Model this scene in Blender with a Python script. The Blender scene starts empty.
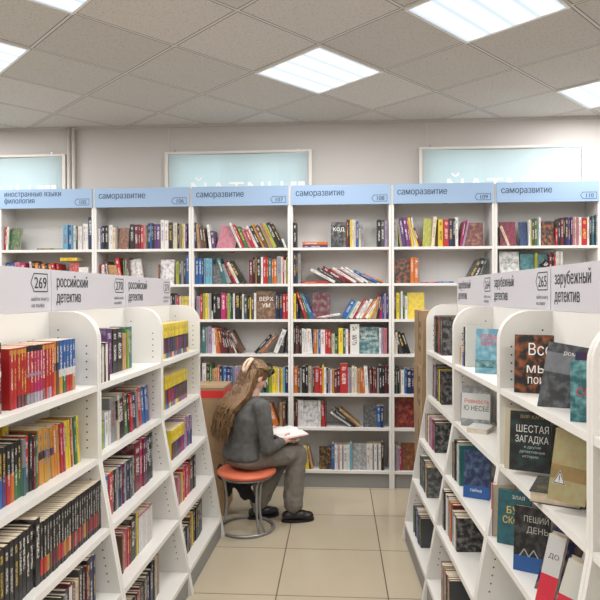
import bpy, bmesh, math, random
from mathutils import Vector, Matrix, Euler
R = random.Random(7)
C = bpy.context.scene.collection
rad = math.radians
PI = math.pi

# ------------------------------------------------------------------ camera
CAMZ = 1.62
YAW = rad(3.6)
cam_d = bpy.data.cameras.new('camera'); cam = bpy.data.objects.new('camera', cam_d); C.objects.link(cam)
cam.location = (0, 0, CAMZ)
cam_d.sensor_width = 36; cam_d.lens = 36.0; cam_d.clip_start = .05
cam.rotation_euler = (Matrix.Rotation(YAW, 3, 'Z') @ Matrix.Rotation(rad(90 - .48), 3, 'X') @ Matrix.Rotation(rad(-.2), 3, 'Z')).to_euler()
bpy.context.scene.camera = cam
CAMM = Matrix.Translation(cam.location) @ cam.rotation_euler.to_matrix().to_4x4()
CINV = CAMM.inverted()

def proj(p):
    q = CINV @ Vector(p)
    d = -q.z
    if d < .05: return None
    return (300 + 600 * q.x / d, 300 - 600 * q.y / d, d)

# ------------------------------------------------------------------ materials
MATS = {}
def mat(name, col, rough=.5, metal=0., spec=.5, noise=None, bump=None, coat=0.):
    if name in MATS: return MATS[name]
    m = bpy.data.materials.new(name); m.use_nodes = True
    n = m.node_tree.nodes; l = m.node_tree.links; b = n['Principled BSDF']
    b.inputs['Base Color'].default_value = (*col, 1); b.inputs['Roughness'].default_value = rough
    b.inputs['Metallic'].default_value = metal; b.inputs['Specular IOR Level'].default_value = spec
    b.inputs['Coat Weight'].default_value = coat
    tc = n.new('ShaderNodeTexCoord')
    if noise:
        sc, amt = noise[:2]
        t = n.new('ShaderNodeTexNoise'); t.inputs['Scale'].default_value = sc; t.inputs['Detail'].default_value = 4
        if len(noise) > 2:
            mp = n.new('ShaderNodeMapping'); mp.inputs['Scale'].default_value = noise[2]
            l.new(tc.outputs['Object'], mp.inputs[0]); l.new(mp.outputs[0], t.inputs['Vector'])
        else: l.new(tc.outputs['Object'], t.inputs['Vector'])
        r = n.new('ShaderNodeValToRGB'); r.color_ramp.elements[0].position = .3; r.color_ramp.elements[1].position = .7
        r.color_ramp.elements[0].color = (*[c * (1 - amt) for c in col], 1); r.color_ramp.elements[1].color = (*[min(1, c * (1 + amt)) for c in col], 1)
        l.new(t.outputs['Fac'], r.inputs[0]); l.new(r.outputs[0], b.inputs['Base Color'])
    if bump:
        t = n.new('ShaderNodeTexNoise'); t.inputs['Scale'].default_value = bump[0]; t.inputs['Detail'].default_value = 3
        l.new(tc.outputs['Object'], t.inputs['Vector'])
        bp = n.new('ShaderNodeBump'); bp.inputs['Strength'].default_value = bump[1]; bp.inputs['Distance'].default_value = bump[2]
        l.new(t.outputs['Fac'], bp.inputs['Height']); l.new(bp.outputs[0], b.inputs['Normal'])
    MATS[name] = m
    return m

def nmath(n, l, op, a, b=None, c=None):
    x = n.new('ShaderNodeMath'); x.operation = op
    for i, v in enumerate((a, b, c)):
        if v is None: continue
        if isinstance(v, (int, float)): x.inputs[i].default_value = v
        else: l.new(v, x.inputs[i])
    return x.outputs[0]

def book_material():
    """printed cover: base colour, ink colour and the kind of print come with the mesh"""
    m = bpy.data.materials.new('printed_cover'); m.use_nodes = True
    n = m.node_tree.nodes; l = m.node_tree.links; b = n['Principled BSDF']
    b.inputs['Roughness'].default_value = .38
    ac = n.new('ShaderNodeAttribute'); ac.attribute_name = 'Col'
    ai = n.new('ShaderNodeAttribute'); ai.attribute_name = 'Ink'
    uv = n.new('ShaderNodeUVMap'); uv.uv_map = 'UVMap'
    sp = n.new('ShaderNodeSeparateXYZ'); l.new(uv.outputs[0], sp.inputs[0])
    seed = nmath(n, l, 'FLOOR', sp.outputs[0]); fu = nmath(n, l, 'FRACT', sp.outputs[0]); v = sp.outputs[1]
    # spine lettering: rows of small glyph like cells along the spine
    cell = nmath(n, l, 'FLOOR', nmath(n, l, 'MULTIPLY', v, 64.))
    sub = nmath(n, l, 'FLOOR', nmath(n, l, 'MULTIPLY', fu, 7.))
    cb = n.new('ShaderNodeCombineXYZ'); l.new(cell, cb.inputs[0]); l.new(seed, cb.inputs[1]); l.new(sub, cb.inputs[2])
    wn = n.new('ShaderNodeTexWhiteNoise'); l.new(cb.outputs[0], wn.inputs['Vector'])
    gl = nmath(n, l, 'GREATER_THAN', wn.outputs['Value'], .42)
    wseed = n.new('ShaderNodeTexWhiteNoise'); wseed.noise_dimensions = '1D'; l.new(seed, wseed.inputs['W'])
    lo = nmath(n, l, 'MULTIPLY_ADD', wseed.outputs['Value'], .25, .22)
    hi = nmath(n, l, 'ADD', lo, .36)
    inn = nmath(n, l, 'MULTIPLY', nmath(n, l, 'GREATER_THAN', v, lo), nmath(n, l, 'LESS_THAN', v, hi))
    au = nmath(n, l, 'MULTIPLY', nmath(n, l, 'GREATER_THAN', v, .78), nmath(n, l, 'LESS_THAN', v, .9))
    zone = nmath(n, l, 'MAXIMUM', inn, au)
    mid = nmath(n, l, 'LESS_THAN', nmath(n, l, 'ABSOLUTE', nmath(n, l, 'SUBTRACT', fu, .5)), .27)
    spine = nmath(n, l, 'MULTIPLY', nmath(n, l, 'MULTIPLY', gl, zone), mid)
    # cover picture: soft blotches of the ink colour
    nt = n.new('ShaderNodeTexNoise'); nt.inputs['Scale'].default_value = 7.; nt.inputs['Detail'].default_value = 5
    l.new(uv.outputs[0], nt.inputs['Vector'])
    rp = n.new('ShaderNodeValToRGB'); rp.color_ramp.elements[0].position = .44; rp.color_ramp.elements[1].position = .68
    l.new(nt.outputs['Fac'], rp.inputs[0])
    art = rp.outputs[0]
    isart = nmath(n, l, 'GREATER_THAN', ai.outputs['Alpha'], .75)
    ison = nmath(n, l, 'GREATER_THAN', ai.outputs['Alpha'], .25)
    f = nmath(n, l, 'MULTIPLY', ison, nmath(n, l, 'ADD', nmath(n, l, 'MULTIPLY', isart, art), nmath(n, l, 'MULTIPLY', nmath(n, l, 'SUBTRACT', 1., isart), spine)))
    f = nmath(n, l, 'MULTIPLY', f, nmath(n, l, 'MULTIPLY_ADD', isart, -.12, .72))
    mx = n.new('ShaderNodeMix'); mx.data_type = 'RGBA'
    l.new(f, mx.inputs['Factor']); l.new(ac.outputs['Color'], mx.inputs['A']); l.new(ai.outputs['Color'], mx.inputs['B'])
    l.new(mx.outputs['Result'], b.inputs['Base Color'])
    return m
M_BOOK = book_material()
M_PAGE = mat('paper_pages', (.62, .53, .40), .9, noise=(60, .12, (1, 12, 1)))
M_WHITE = mat('white_laminate', (.68, .67, .655), .42, noise=(3, .02))
M_WHITE2 = mat('white_laminate_warm', (.73, .715, .68), .38, noise=(3, .02))
M_KICK = mat('grey_plinth', (.24, .24, .235), .5)
M_HOLE = mat('pin_hole_dark', (.03, .03, .03), .9)
M_BLUE = mat('header_blue', (.265, .385, .56), .45)
M_SIGN = mat('sign_grey_white', (.56, .55, .59), .4)
M_LET = mat('lettering_dark', (.03, .035, .045), .6)
M_LETBLUE = mat('lettering_slate', (.04, .07, .13), .6)
M_WALL = mat('painted_wall', (.525, .505, .49), .85, noise=(1.2, .03))
M_CARD = mat('cardboard', (.30, .20, .11), .85, noise=(8, .1))
M_RED = mat('red_print', (.60, .03, .03), .5)
M_STEEL = mat('grey_tube', (.33, .34, .34), .35, metal=.6)
M_CORAL = mat('coral_vinyl', (.70, .17, .09), .42, bump=(60, .1, .002))
M_SKIN = mat('skin', (.62, .36, .27), .55)
M_HAIR = mat('hair', (.13, .07, .03), .42, noise=(26, .5, (3, 3, .25)))
M_SWEAT = mat('grey_jersey', (.092, .092, .09), .95, noise=(30, .15), bump=(120, .25, .002))
M_PANTS = mat('grey_trousers', (.185, .17, .148), .95, noise=(12, .12), bump=(22, .5, .006))
M_BLACK = mat('black_cloth', (.012, .012, .014), .9, bump=(20, .4, .01))
M_SHOE = mat('black_leather', (.012, .011, .011), .4)
M_CLIP = mat('beige_plastic', (.72, .52, .38), .35)
M_BAND = mat('black_plastic', (.01, .01, .012), .3)
M_PIPE = mat('painted_pipe', (.68, .64, .6), .5)
M_PVCW = mat('white_pvc', (.8, .8, .8), .4)

def floor_mat():
    m = bpy.data.materials.new('floor_tiles'); m.use_nodes = True
    n = m.node_tree.nodes; l = m.node_tree.links; b = n['Principled BSDF']
    tc = n.new('ShaderNodeTexCoord'); sp = n.new('ShaderNodeSeparateXYZ'); l.new(tc.outputs['Object'], sp.inputs[0])
    fac = []
    cells = []
    for ax, off in ((0, .335), (1, -.0)):
        s = nmath(n, l, 'DIVIDE', nmath(n, l, 'ADD', sp.outputs[ax], off + (12 if ax == 0 else 12 - .21)), .6)
        fr = nmath(n, l, 'FRACT', s)
        dd = nmath(n, l, 'ABSOLUTE', nmath(n, l, 'SUBTRACT', fr, .5))
        fac.append(nmath(n, l, 'GREATER_THAN', dd, .5 - .0055)); cells.append(nmath(n, l, 'FLOOR', s))
    g = nmath(n, l, 'MAXIMUM', fac[0], fac[1])
    cb = n.new('ShaderNodeCombineXYZ'); l.new(cells[0], cb.inputs[0]); l.new(cells[1], cb.inputs[1])
    wn = n.new('ShaderNodeTexWhiteNoise'); l.new(cb.outputs[0], wn.inputs['Vector'])
    nt = n.new('ShaderNodeTexNoise'); nt.inputs['Scale'].default_value = 3; nt.inputs['Detail'].default_value = 6; l.new(tc.outputs['Object'], nt.inputs['Vector'])
    r = n.new('ShaderNodeValToRGB'); r.color_ramp.elements[0].color = (.43, .37, .27, 1); r.color_ramp.elements[1].color = (.51, .445, .33, 1)
    l.new(nmath(n, l, 'MULTIPLY_ADD', wn.outputs['Value'], .3, nmath(n, l, 'MULTIPLY', nt.outputs['Fac'], .7)), r.inputs[0])
    mx = n.new('ShaderNodeMix'); mx.data_type = 'RGBA'; mx.inputs['B'].default_value = (.12, .085, .055, 1)
    l.new(g, mx.inputs['Factor']); l.new(r.outputs[0], mx.inputs['A']); l.new(mx.outputs['Result'], b.inputs['Base Color'])
    l.new(nmath(n, l, 'MULTIPLY_ADD', g, .5, .16), b.inputs['Roughness'])
    bp = n.new('ShaderNodeBump'); bp.inputs['Distance'].default_value = .002; bp.inputs['Strength'].default_value = .6
    l.new(nmath(n, l, 'SUBTRACT', 1., g), bp.inputs['Height']); l.new(bp.outputs[0], b.inputs['Normal'])
    return m

GA = rad(47.2); GC = Vector((-.125, 4.14))          # ceiling grid angle and the centre of one lamp
def ceil_mat():
    m = bpy.data.materials.new('ceiling_tiles'); m.use_nodes = True
    n = m.node_tree.nodes; l = m.node_tree.links; b = n['Principled BSDF']
    b.inputs['Roughness'].default_value = .95
    tc = n.new('ShaderNodeTexCoord')
    mp = n.new('ShaderNodeMapping'); mp.vector_type = 'TEXTURE'
    mp.inputs['Location'].default_value = (GC.x, GC.y, 0); mp.inputs['Rotation'].default_value = (0, 0, GA)
    l.new(tc.outputs['Object'], mp.inputs[0])
    sp = n.new('ShaderNodeSeparateXYZ'); l.new(mp.outputs[0], sp.inputs[0])
    fac = []; cells = []
    for ax in (0, 1):
        s = nmath(n, l, 'DIVIDE', nmath(n, l, 'ADD', sp.outputs[ax], 20 * .632 + .316), .632)
        dd = nmath(n, l, 'ABSOLUTE', nmath(n, l, 'SUBTRACT', nmath(n, l, 'FRACT', s), .5))
        fac.append(dd); cells.append(nmath(n, l, 'FLOOR', s))
    mxd = nmath(n, l, 'MAXIMUM', fac[0], fac[1])
    bar = nmath(n, l, 'GREATER_THAN', mxd, .5 - .012)
    edge = nmath(n, l, 'MULTIPLY', nmath(n, l, 'GREATER_THAN', mxd, .5 - .021), nmath(n, l, 'SUBTRACT', 1., bar))
    cb = n.new('ShaderNodeCombineXYZ'); l.new(cells[0], cb.inputs[0]); l.new(cells[1], cb.inputs[1])
    wn = n.new('ShaderNodeTexWhiteNoise'); l.new(cb.outputs[0], wn.inputs['Vector'])
    vo = n.new('ShaderNodeTexNoise'); vo.inputs['Scale'].default_value = 80; vo.inputs['Detail'].default_value = 3; l.new(tc.outputs['Object'], vo.inputs['Vector'])
    r = n.new('ShaderNodeValToRGB'); r.color_ramp.elements[0].position = .34; r.color_ramp.elements[1].position = .44
    r.color_ramp.elements[0].color = (.46, .445, .435, 1); r.color_ramp.elements[1].color = (.60, .585, .575, 1); l.new(vo.outputs['Fac'], r.inputs[0])
    hs = n.new('ShaderNodeHueSaturation'); l.new(r.outputs[0], hs.inputs['Color']); l.new(nmath(n, l, 'MULTIPLY_ADD', wn.outputs['Value'], .16, .92), hs.inputs['Value'])
    mx = n.new('ShaderNodeMix'); mx.data_type = 'RGBA'; mx.inputs['B'].default_value = (.66, .65, .645, 1)
    l.new(bar, mx.inputs['Factor']); l.new(hs.outputs[0], mx.inputs['A'])
    m2 = n.new('ShaderNodeMix'); m2.data_type = 'RGBA'; m2.inputs['B'].default_value = (.16, .15, .15, 1)
    l.new(edge, m2.inputs['Factor']); l.new(mx.outputs['Result'], m2.inputs['A']); l.new(m2.outputs['Result'], b.inputs['Base Color'])
    return m

def lamp_mat():
    m = bpy.data.materials.new('lamp_diffuser'); m.use_nodes = True
    n = m.node_tree.nodes; l = m.node_tree.links; b = n['Principled BSDF']
    tc = n.new('ShaderNodeTexCoord'); sp = n.new('ShaderNodeSeparateXYZ'); l.new(tc.outputs['Object'], sp.inputs[0])
    s = nmath(n, l, 'MULTIPLY', nmath(n, l, 'ADD', sp.outputs[1], .28), 4 / .56)
    dd = nmath(n, l, 'ABSOLUTE', nmath(n, l, 'SUBTRACT', nmath(n, l, 'FRACT', s), .5))
    r = n.new('ShaderNodeValToRGB'); e = r.color_ramp.elements; e[0].position = .18; e[1].position = .48
    e[0].color = (1, 1, 1, 1); e[1].color = (.55, .64, .76, 1); l.new(dd, r.inputs[0])
    b.inputs['Base Color'].default_value = (.08, .08, .08, 1)
    l.new(r.outputs[0], b.inputs['Emission Color']); b.inputs['Emission Strength'].default_value = LAMP_E
    return m
LAMP_E = .86
PITCH = .632

def banner_mat():
    m = bpy.data.materials.new('translucent_banner'); m.use_nodes = True
    n = m.node_tree.nodes; l = m.node_tree.links; b = n['Principled BSDF']; out = n['Material Output']
    b.inputs['Base Color'].default_value = (.56, .63, .64, 1); b.inputs['Roughness'].default_value = .8
    t = n.new('ShaderNodeBsdfTranslucent'); t.inputs[0].default_value = (.72, .86, .87, 1)
    mx = n.new('ShaderNodeMixShader'); mx.inputs[0].default_value = .5
    l.new(b.outputs[0], mx.inputs[1]); l.new(t.outputs[0], mx.inputs[2]); l.new(mx.outputs[0], out.inputs[0])
    return m
def glass_mat():
    m = bpy.data.materials.new('window_glass'); m.use_nodes = True
    n = m.node_tree.nodes; l = m.node_tree.links; out = n['Material Output']
    g = n.new('ShaderNodeBsdfGlossy'); g.inputs['Roughness'].default_value = .02
    t = n.new('ShaderNodeBsdfTransparent'); mx = n.new('ShaderNodeMixShader'); mx.inputs[0].default_value = .08
    l.new(t.outputs[0], mx.inputs[1]); l.new(g.outputs[0], mx.inputs[2]); l.new(mx.outputs[0], out.inputs[0])
    return m

# ------------------------------------------------------------------ mesh helpers
class MB:
    """collects faces (with uv, colour, ink) for one mesh"""
    def __init__(s): s.v = []; s.f = []; s.a = []; s.smooth = []
    def quad(s, pts, mi=0, col=None, ink=None, uv=None, sm=False):
        k = len(s.v); s.v += [Vector(p) for p in pts]; s.f.append(tuple(range(k, k + len(pts)))); s.a.append((mi, col, ink, uv)); s.smooth.append(sm)
    def box(s, x0, x1, y0, y1, z0, z1, mi=0, col=None, skip=''):
        P = lambda x, y, z: (x, y, z)
        F = {'-y': [(x0, y0, z0), (x1, y0, z0), (x1, y0, z1), (x0, y0, z1)], '+y': [(x1, y1, z0), (x0, y1, z0), (x0, y1, z1), (x1, y1, z1)],
             '-x': [(x0, y1, z0), (x0, y0, z0), (x0, y0, z1), (x0, y1, z1)], '+x': [(x1, y0, z0), (x1, y1, z0), (x1, y1, z1), (x1, y0, z1)],
             '-z': [(x0, y1, z0), (x1, y1, z0), (x1, y0, z0), (x0, y0, z0)], '+z': [(x0, y0, z1), (x1, y0, z1), (x1, y1, z1), (x0, y1, z1)]}
        for k, q in F.items():
            if k not in skip: s.quad(q, mi, col)
    def prism(s, prof, ax, a0, a1, mi=0):
        """prof: list of (p,q) counter-clockwise; ax 'x': p->y q->z extruded along x"""
        n = len(prof)
        pt = (lambda p, q, a: (a, p, q)) if ax == 'x' else (lambda p, q, a: (p, q, a))
        s.quad([pt(p, q, a1) for p, q in prof], mi); s.quad([pt(p, q, a0) for p, q in reversed(prof)], mi)
        for i in range(n):
            p, q = prof[i]; p2, q2 = prof[(i + 1) % n]
            s.quad([pt(p, q, a0), pt(p2, q2, a0), pt(p2, q2, a1), pt(p, q, a1)], mi)
    def tube(s, pts, r, seg=8, mi=0, closed=False):
        pts = [Vector(p) for p in pts]; n = len(pts); rings = []
        rr = r if isinstance(r, (list, tuple)) else [r] * n
        up = Vector((0, 0, 1))
        for i, p in enumerate(pts):
            a = pts[(i + 1) % n] if (closed or i < n - 1) else p
            b = pts[i - 1] if (closed or i > 0) else p
            t = (a - b).normalized()
            u = up if abs(t.dot(up)) < .95 else Vector((1, 0, 0))
            x = t.cross(u).normalized(); y = t.cross(x).normalized()
            k = len(s.v)
            for j in range(seg):
                w = 2 * PI * j / seg; s.v.append(p + (x * math.cos(w) + y * math.sin(w)) * rr[i])
            rings.append(k)
        m = n if closed else n - 1
        for i in range(m):
            a = rings[i]; b = rings[(i + 1) % n]
            for j in range(seg):
                s.f.append((a + j, a + (j + 1) % seg, b + (j + 1) % seg, b + j)); s.a.append((mi, None, None, None)); s.smooth.append(True)
        if not closed:
            s.f.append(tuple(rings[0] + j for j in reversed(range(seg)))); s.a.append((mi, None, None, None)); s.smooth.append(False)
            s.f.append(tuple(rings[-1] + j for j in range(seg))); s.a.append((mi, None, None, None)); s.smooth.append(False)
    def lathe(s, prof, seg=40, mi=0):
        k0 = len(s.v)
        for r, z in prof:
            for j in range(seg):
                w = 2 * PI * j / seg; s.v.append(Vector((r * math.cos(w), r * math.sin(w), z)))
        for i in range(len(prof) - 1):
            for j in range(seg):
                a = k0 + i * seg; b = a + seg
                s.f.append((a + j, a + (j + 1) % seg, b + (j + 1) % seg, b + j)); s.a.append((mi, None, None, None)); s.smooth.append(True)
        s.f.append(tuple(k0 + j for j in reversed(range(seg)))); s.a.append((mi, None, None, None)); s.smooth.append(False)
        s.f.append(tuple(k0 + (len(prof) - 1) * seg + j for j in range(seg))); s.a.append((mi, None, None, None)); s.smooth.append(False)
    def add(s, o, M):
        k = len(s.v); s.v += [M @ p for p in o.v]; s.f += [tuple(i + k for i in f) for f in o.f]; s.a += o.a; s.smooth += o.smooth
    def mesh(s, name, mats, attrs=False):
        me = bpy.data.meshes.new(name); me.from_pydata([tuple(p) for p in s.v], [], s.f)
        for m in mats: me.materials.append(m)
        me.polygons.foreach_set('material_index', [a[0] for a in s.a]); me.polygons.foreach_set('use_smooth', s.smooth)
        if attrs:
            ca = me.color_attributes.new('Col', 'FLOAT_COLOR', 'CORNER'); ia = me.color_attributes.new('Ink', 'FLOAT_COLOR', 'CORNER')
            ul = me.uv_layers.new(name='UVMap')
            cd = []; idt = []; ud = []
            for f, (mi, col, ink, uv) in zip(s.f, s.a):
                for j in range(len(f)):
                    cd += [*(col or (.5, .5, .5)), 1.]; idt += list(ink or (0, 0, 0, 0)); ud += list(uv[j] if uv else (0, 0))
            ca.data.foreach_set('color', cd); ia.data.foreach_set('color', idt); ul.data.foreach_set('uv', ud)
        me.update()
        return me
    def obj(s, name, mats, parent=None, attrs=False, M=None):
        if not isinstance(mats, (list, tuple)): mats = [mats]
        o = bpy.data.objects.new(name, s.mesh(name, mats, attrs)); C.objects.link(o)
        if M is not None: o.matrix_world = M
        if parent: o.parent = parent
        return o

def tag(o, label=None, cat=None, group=None, kind=None):
    if label: o['label'] = label
    if cat: o['category'] = cat
    if group: o['group'] = group
    if kind: o['kind'] = kind
    return o
def empty(name, M, label=None, cat=None, group=None):
    o = bpy.data.objects.new(name, None); C.objects.link(o); o.matrix_world = M; o.empty_display_size = .1
    return tag(o, label, cat, group)
def struct(name, mb, m, **k):
    return tag(mb.obj(name, m, **k), kind='structure')
def bevel(o, w=.002, seg=2):
    b = o.modifiers.new('bevel', 'BEVEL'); b.width = w; b.segments = seg; b.limit_method = 'ANGLE'; b.angle_limit = rad(40); return o

TXT = {}
def text_mb(s, size, mirror=False, squash=1.):
    """lettering as faces in the local XZ plane facing -Y; origin at lower left"""
    key = s
    if key not in TXT:
        cu = bpy.data.curves.new('t', 'FONT'); cu.body = s; cu.size = 1; cu.resolution_u = 3; cu.fill_mode = 'NONE'; cu.offset = .018
        ob = bpy.data.objects.new('t', cu); C.objects.link(ob)
        bpy.context.view_layer.update()
        me = bpy.data.meshes.new_from_object(ob.evaluated_get(bpy.context.evaluated_depsgraph_get()))
        from mathutils.geometry import delaunay_2d_cdt
        vv, _e, ff, *_r = delaunay_2d_cdt([v.co.to_2d() for v in me.vertices], [tuple(q.vertices) for q in me.edges], [], 0, 1e-5)
        vs = [Vector((q.x, q.y, 0)) for q in vv]; fs = []
        eds = [(me.vertices[q.vertices[0]].co.to_2d(), me.vertices[q.vertices[1]].co.to_2d()) for q in me.edges]
        for f in ff:
            f = list(f); cx = sum(vs[i].x for i in f) / len(f); cy = sum(vs[i].y for i in f) / len(f) + 1e-6
            if sum(1 for p, q in eds if (p.y > cy) != (q.y > cy) and p.x + (cy - p.y) * (q.x - p.x) / (q.y - p.y) > cx) % 2 == 0: continue
            ar = sum(vs[f[i]].x * vs[f[(i + 1) % len(f)]].y - vs[f[(i + 1) % len(f)]].x * vs[f[i]].y for i in range(len(f)))
            fs.append(tuple(f if ar > 0 else f[::-1]))
        bpy.data.objects.remove(ob); bpy.data.meshes.remove(me)
        TXT[key] = (vs, fs)
    vs, fs = TXT[key]; m = MB()
    sx = -1 if mirror else 1
    m.v = [Vector((p.x * size * sx * squash, 0, p.y * size)) for p in vs]
    m.f = [tuple(reversed(f)) if mirror else f for f in fs]
    m.a = [(0, None, None, None)] * len(fs); m.smooth = [False] * len(fs)
    return m
def text_w(s, size, squash=1.):
    text_mb(s, size); return (max(v.x for v in TXT[s][0])) * size * squash if TXT[s][0] else 0

# ------------------------------------------------------------------ room
RX0, RX1, RY0, RY1, RZ = -4.6, 4.2, -3.2, 5.36, 3.16
m = MB(); m.box(RX0, RX1, RY0, RY1 + .2, -.1, 0); struct('floor', m, floor_mat())
m = MB(); m.box(RX0, RX1, RY0, RY1 + .2, RZ, RZ + .1); struct('ceiling', m, ceil_mat())
m = MB(); m.box(RX0 - .1, RX0, RY0, RY1 + .2, 0, RZ); struct('wall_left', m, M_WALL)
m = MB(); m.box(RX1, RX1 + .1, RY0, RY1 + .2, 0, RZ); struct('wall_right', m, M_WALL)
m = MB(); m.box(RX0, RX1, RY0 - .1, RY0, 0, RZ); struct('wall_front', m, M_WALL)
WINS = [(-3.86, -2.47), (-1.55, -.225), (.715, 2.135)]     # banner extents along the back wall
WZ0, WZ1 = 1.0, 2.87
m = MB(); xs = [RX0]
for a, b in WINS: xs += [a + .06, b - .06]
xs.append(RX1)
for i in range(len(xs) - 1):
    if i % 2 == 0: m.box(xs[i], xs[i + 1], RY1, RY1 + .2, 0, RZ)
    else: m.box(xs[i], xs[i + 1], RY1, RY1 + .2, 0, WZ0); m.box(xs[i], xs[i + 1], RY1, RY1 + .2, WZ1, RZ)
struct('wall_back', m, M_WALL)
GLASS = glass_mat(); BAN = banner_mat()
BLET = mat('banner_white_print', (.9, .92, .92), .7)
for k, (a, b) in enumerate(WINS):
    m = MB(); a2, b2 = a + .06, b - .06; y0, y1 = RY1 + .1, RY1 + .16
    m.box(a2, a2 + .06, y0, y1, WZ0, WZ1); m.box(b2 - .06, b2, y0, y1, WZ0, WZ1)
    m.box(a2 + .06, b2 - .06, y0, y1, WZ0, WZ0 + .06); m.box(a2 + .06, b2 - .06, y0, y1, WZ1 - .06, WZ1); m.box((a2 + b2) / 2 - .03, (a2 + b2) / 2 + .03, y0, y1, WZ0 + .06, WZ1 - .06)
    w = struct('window_%d' % (k + 1), m, M_PVCW)
    g = MB(); g.box(a2 + .06, b2 - .06, RY1 + .128, RY1 + .132, WZ0 + .06, WZ1 - .06); g.obj('window_glass', GLASS, w)
    nm = ['beside the twin heating pipes', 'above the third and fourth wall bookcases', 'above the two bookcases at the far right end'][k]
    e = empty('window_banner', Matrix.Translation((a, RY1 - .035, 2.91)), 'pale turquoise translucent window banner, ' + nm, 'banner', 'banners over the windows')
    ww = b - a
    s = MB()
    nx, nz = 24, 10
    def bp(i, j):
        x = .035 + (ww - .07) * i / nx; z = -.02 - 1.75 * j / nz
        return (x, .006 * math.sin(i * 1.3 + j * .8 + k) * min(1, j / 2 + .2), z - (.012 * math.sin(i / nx * PI) if j == 0 else 0))
    for i in range(nx):
        for j in range(nz): s.quad([bp(i, j + 1), bp(i + 1, j + 1), bp(i + 1, j), bp(i, j)], sm=True)
    s.obj('banner_sheet', BAN, e)
    s = MB(); s.box(0, ww, -.008, .012, -.02, 0); bevel(s.obj('banner_rail', M_PIPE, e))
    for x in (.0, ww - .03):
        s = MB(); s.box(x, x + .03, -.004, .008, -1.78, -.02); s.obj('side_strip', M_PIPE, e)
    for x in (.09, ww - .13):
        s = MB(); s.box(x, x + .012, -.006, .006, 0, .018); s.obj('screw', M_STEEL, e)
    t = text_mb('ЧИТАЙ', .235, mirror=True, squash=1.05); tw = text_w('ЧИТАЙ', .235, 1.05)
    s = MB(); s.add(t, Matrix.Translation((.24 + tw, -.012, -.452)))
    s.obj('banner_lettering', BLET, e)
    s = MB(); z0, z1 = -.46, -.285
    for x0, x1 in ((.24 + tw + .05, .24 + tw + .10), (.24 + tw + .115, .24 + tw + .16), (.24 + tw + .175, .24 + tw + .33)):
        x1 = min(x1, ww - .08); s.box(x0, x1, -.013, -.012, z0, z1)
    s.obj('banner_mark', BLET, e)
for k, x in enumerate((-1.535 + .01, .79)):
    m = MB(); m.box(x - .004, x + .004, RY1 - .004, RY1 - .0005, 2.9 if k else 2.915, RZ - .02); struct('trim_%d' % (k + 1), m, mat('joint_strip', (.6, .56, .54), .8))
m = MB(); m.box(RX0, RX1, RY1 - .02, RY1, RZ - .022, RZ); struct('trim_3', m, mat('edge_trim', (.5, .48, .46), .6))
for x, nm in ((-2.437, 'nearer the window banner'), (-2.392, 'farther from the window banner')):
    m = MB(); m.tube([(x, RY1 - .035, 0.0), (x, RY1 - .035, RZ - .02)], .0155, 12)
    tag(m.obj('heating_pipe', M_PIPE), 'thin painted heating pipe up the back wall, ' + nm, 'pipe', 'heating pipes')

# ceiling lamps
M_LAMP = lamp_mat()
ca, sa = math.cos(GA), math.sin(GA)
def gpt(a, b):
    a *= PITCH / .6; b *= PITCH / .6
    return GC.x + a * ca - b * sa, GC.y + a * sa + b * ca
vis = {(0, 0): 'in the middle, above the fourth wall bookcase', (0, -1.2): 'the largest, nearest the camera and cut by the picture top', (1.8, -1.2): 'cut by the right edge, above the last bookcase',
       (-1.8, 0): 'in the upper left corner, cut by the picture top', (-1.8, 1.2): 'cut by the left edge, above the first bookcase'}
lat = list(vis) + [(1.8, -2.4), (0, -2.4), (-1.8, -1.2), (-1.8, 2.4), (-3.6, 0), (-3.6, 1.2), (-3.6, -1.2), (0, -3.6), (1.8, -3.6), (-1.8, -3.6), (-3.6, -3.6), (-5.4, 0), (-5.4, -1.8), (-1.8, -5.4), (0, -5.4), (-5.4, 1.8), (-3.6, -5.4)]
LAMP_W = 15.5
for a, b in lat:
    x, y = gpt(a, b)
    if not (RX0 + .5 < x < RX1 - .5 and RY0 + .5 < y < RY1 - .35): continue
    M = Matrix.Translation((x, y, RZ)) @ Matrix.Rotation(GA, 4, 'Z') @ Matrix.Diagonal((PITCH / .6, PITCH / .6, 1, 1))
    e = empty('ceiling_light', M, 'square lit ceiling panel, ' + vis.get((a, b), 'behind the camera'), 'ceiling light', 'ceiling lamps')
    s = MB(); s.prism([(-.297, -.297), (.297, -.297), (.297, .297), (-.297, .297)], 'z', -.012, -.0005); fr = s
    s = MB()
    for q in ((-.298, .298, -.298, -.283), (-.298, .298, .283, .298), (-.298, -.283, -.283, .283), (.283, .298, -.283, .283)): s.box(q[0], q[1], q[2], q[3], -.014, -.001)
    s.obj('lamp_frame', M_PVCW, e)
    s = MB(); s.box(-.283, .283, -.283, .283, -.010, -.001); s.obj('diffuser', M_LAMP, e)
    ld = bpy.data.lights.new('lamp_light', 'AREA'); ld.shape = 'SQUARE'; ld.size = .55; ld.energy = LAMP_W; ld.color = (1, .975, .95)
    lo = bpy.data.objects.new('lamp_light', ld); C.objects.link(lo); lo.location = (x, y, RZ - .02); lo.rotation_euler = (0, 0, GA)

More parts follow.
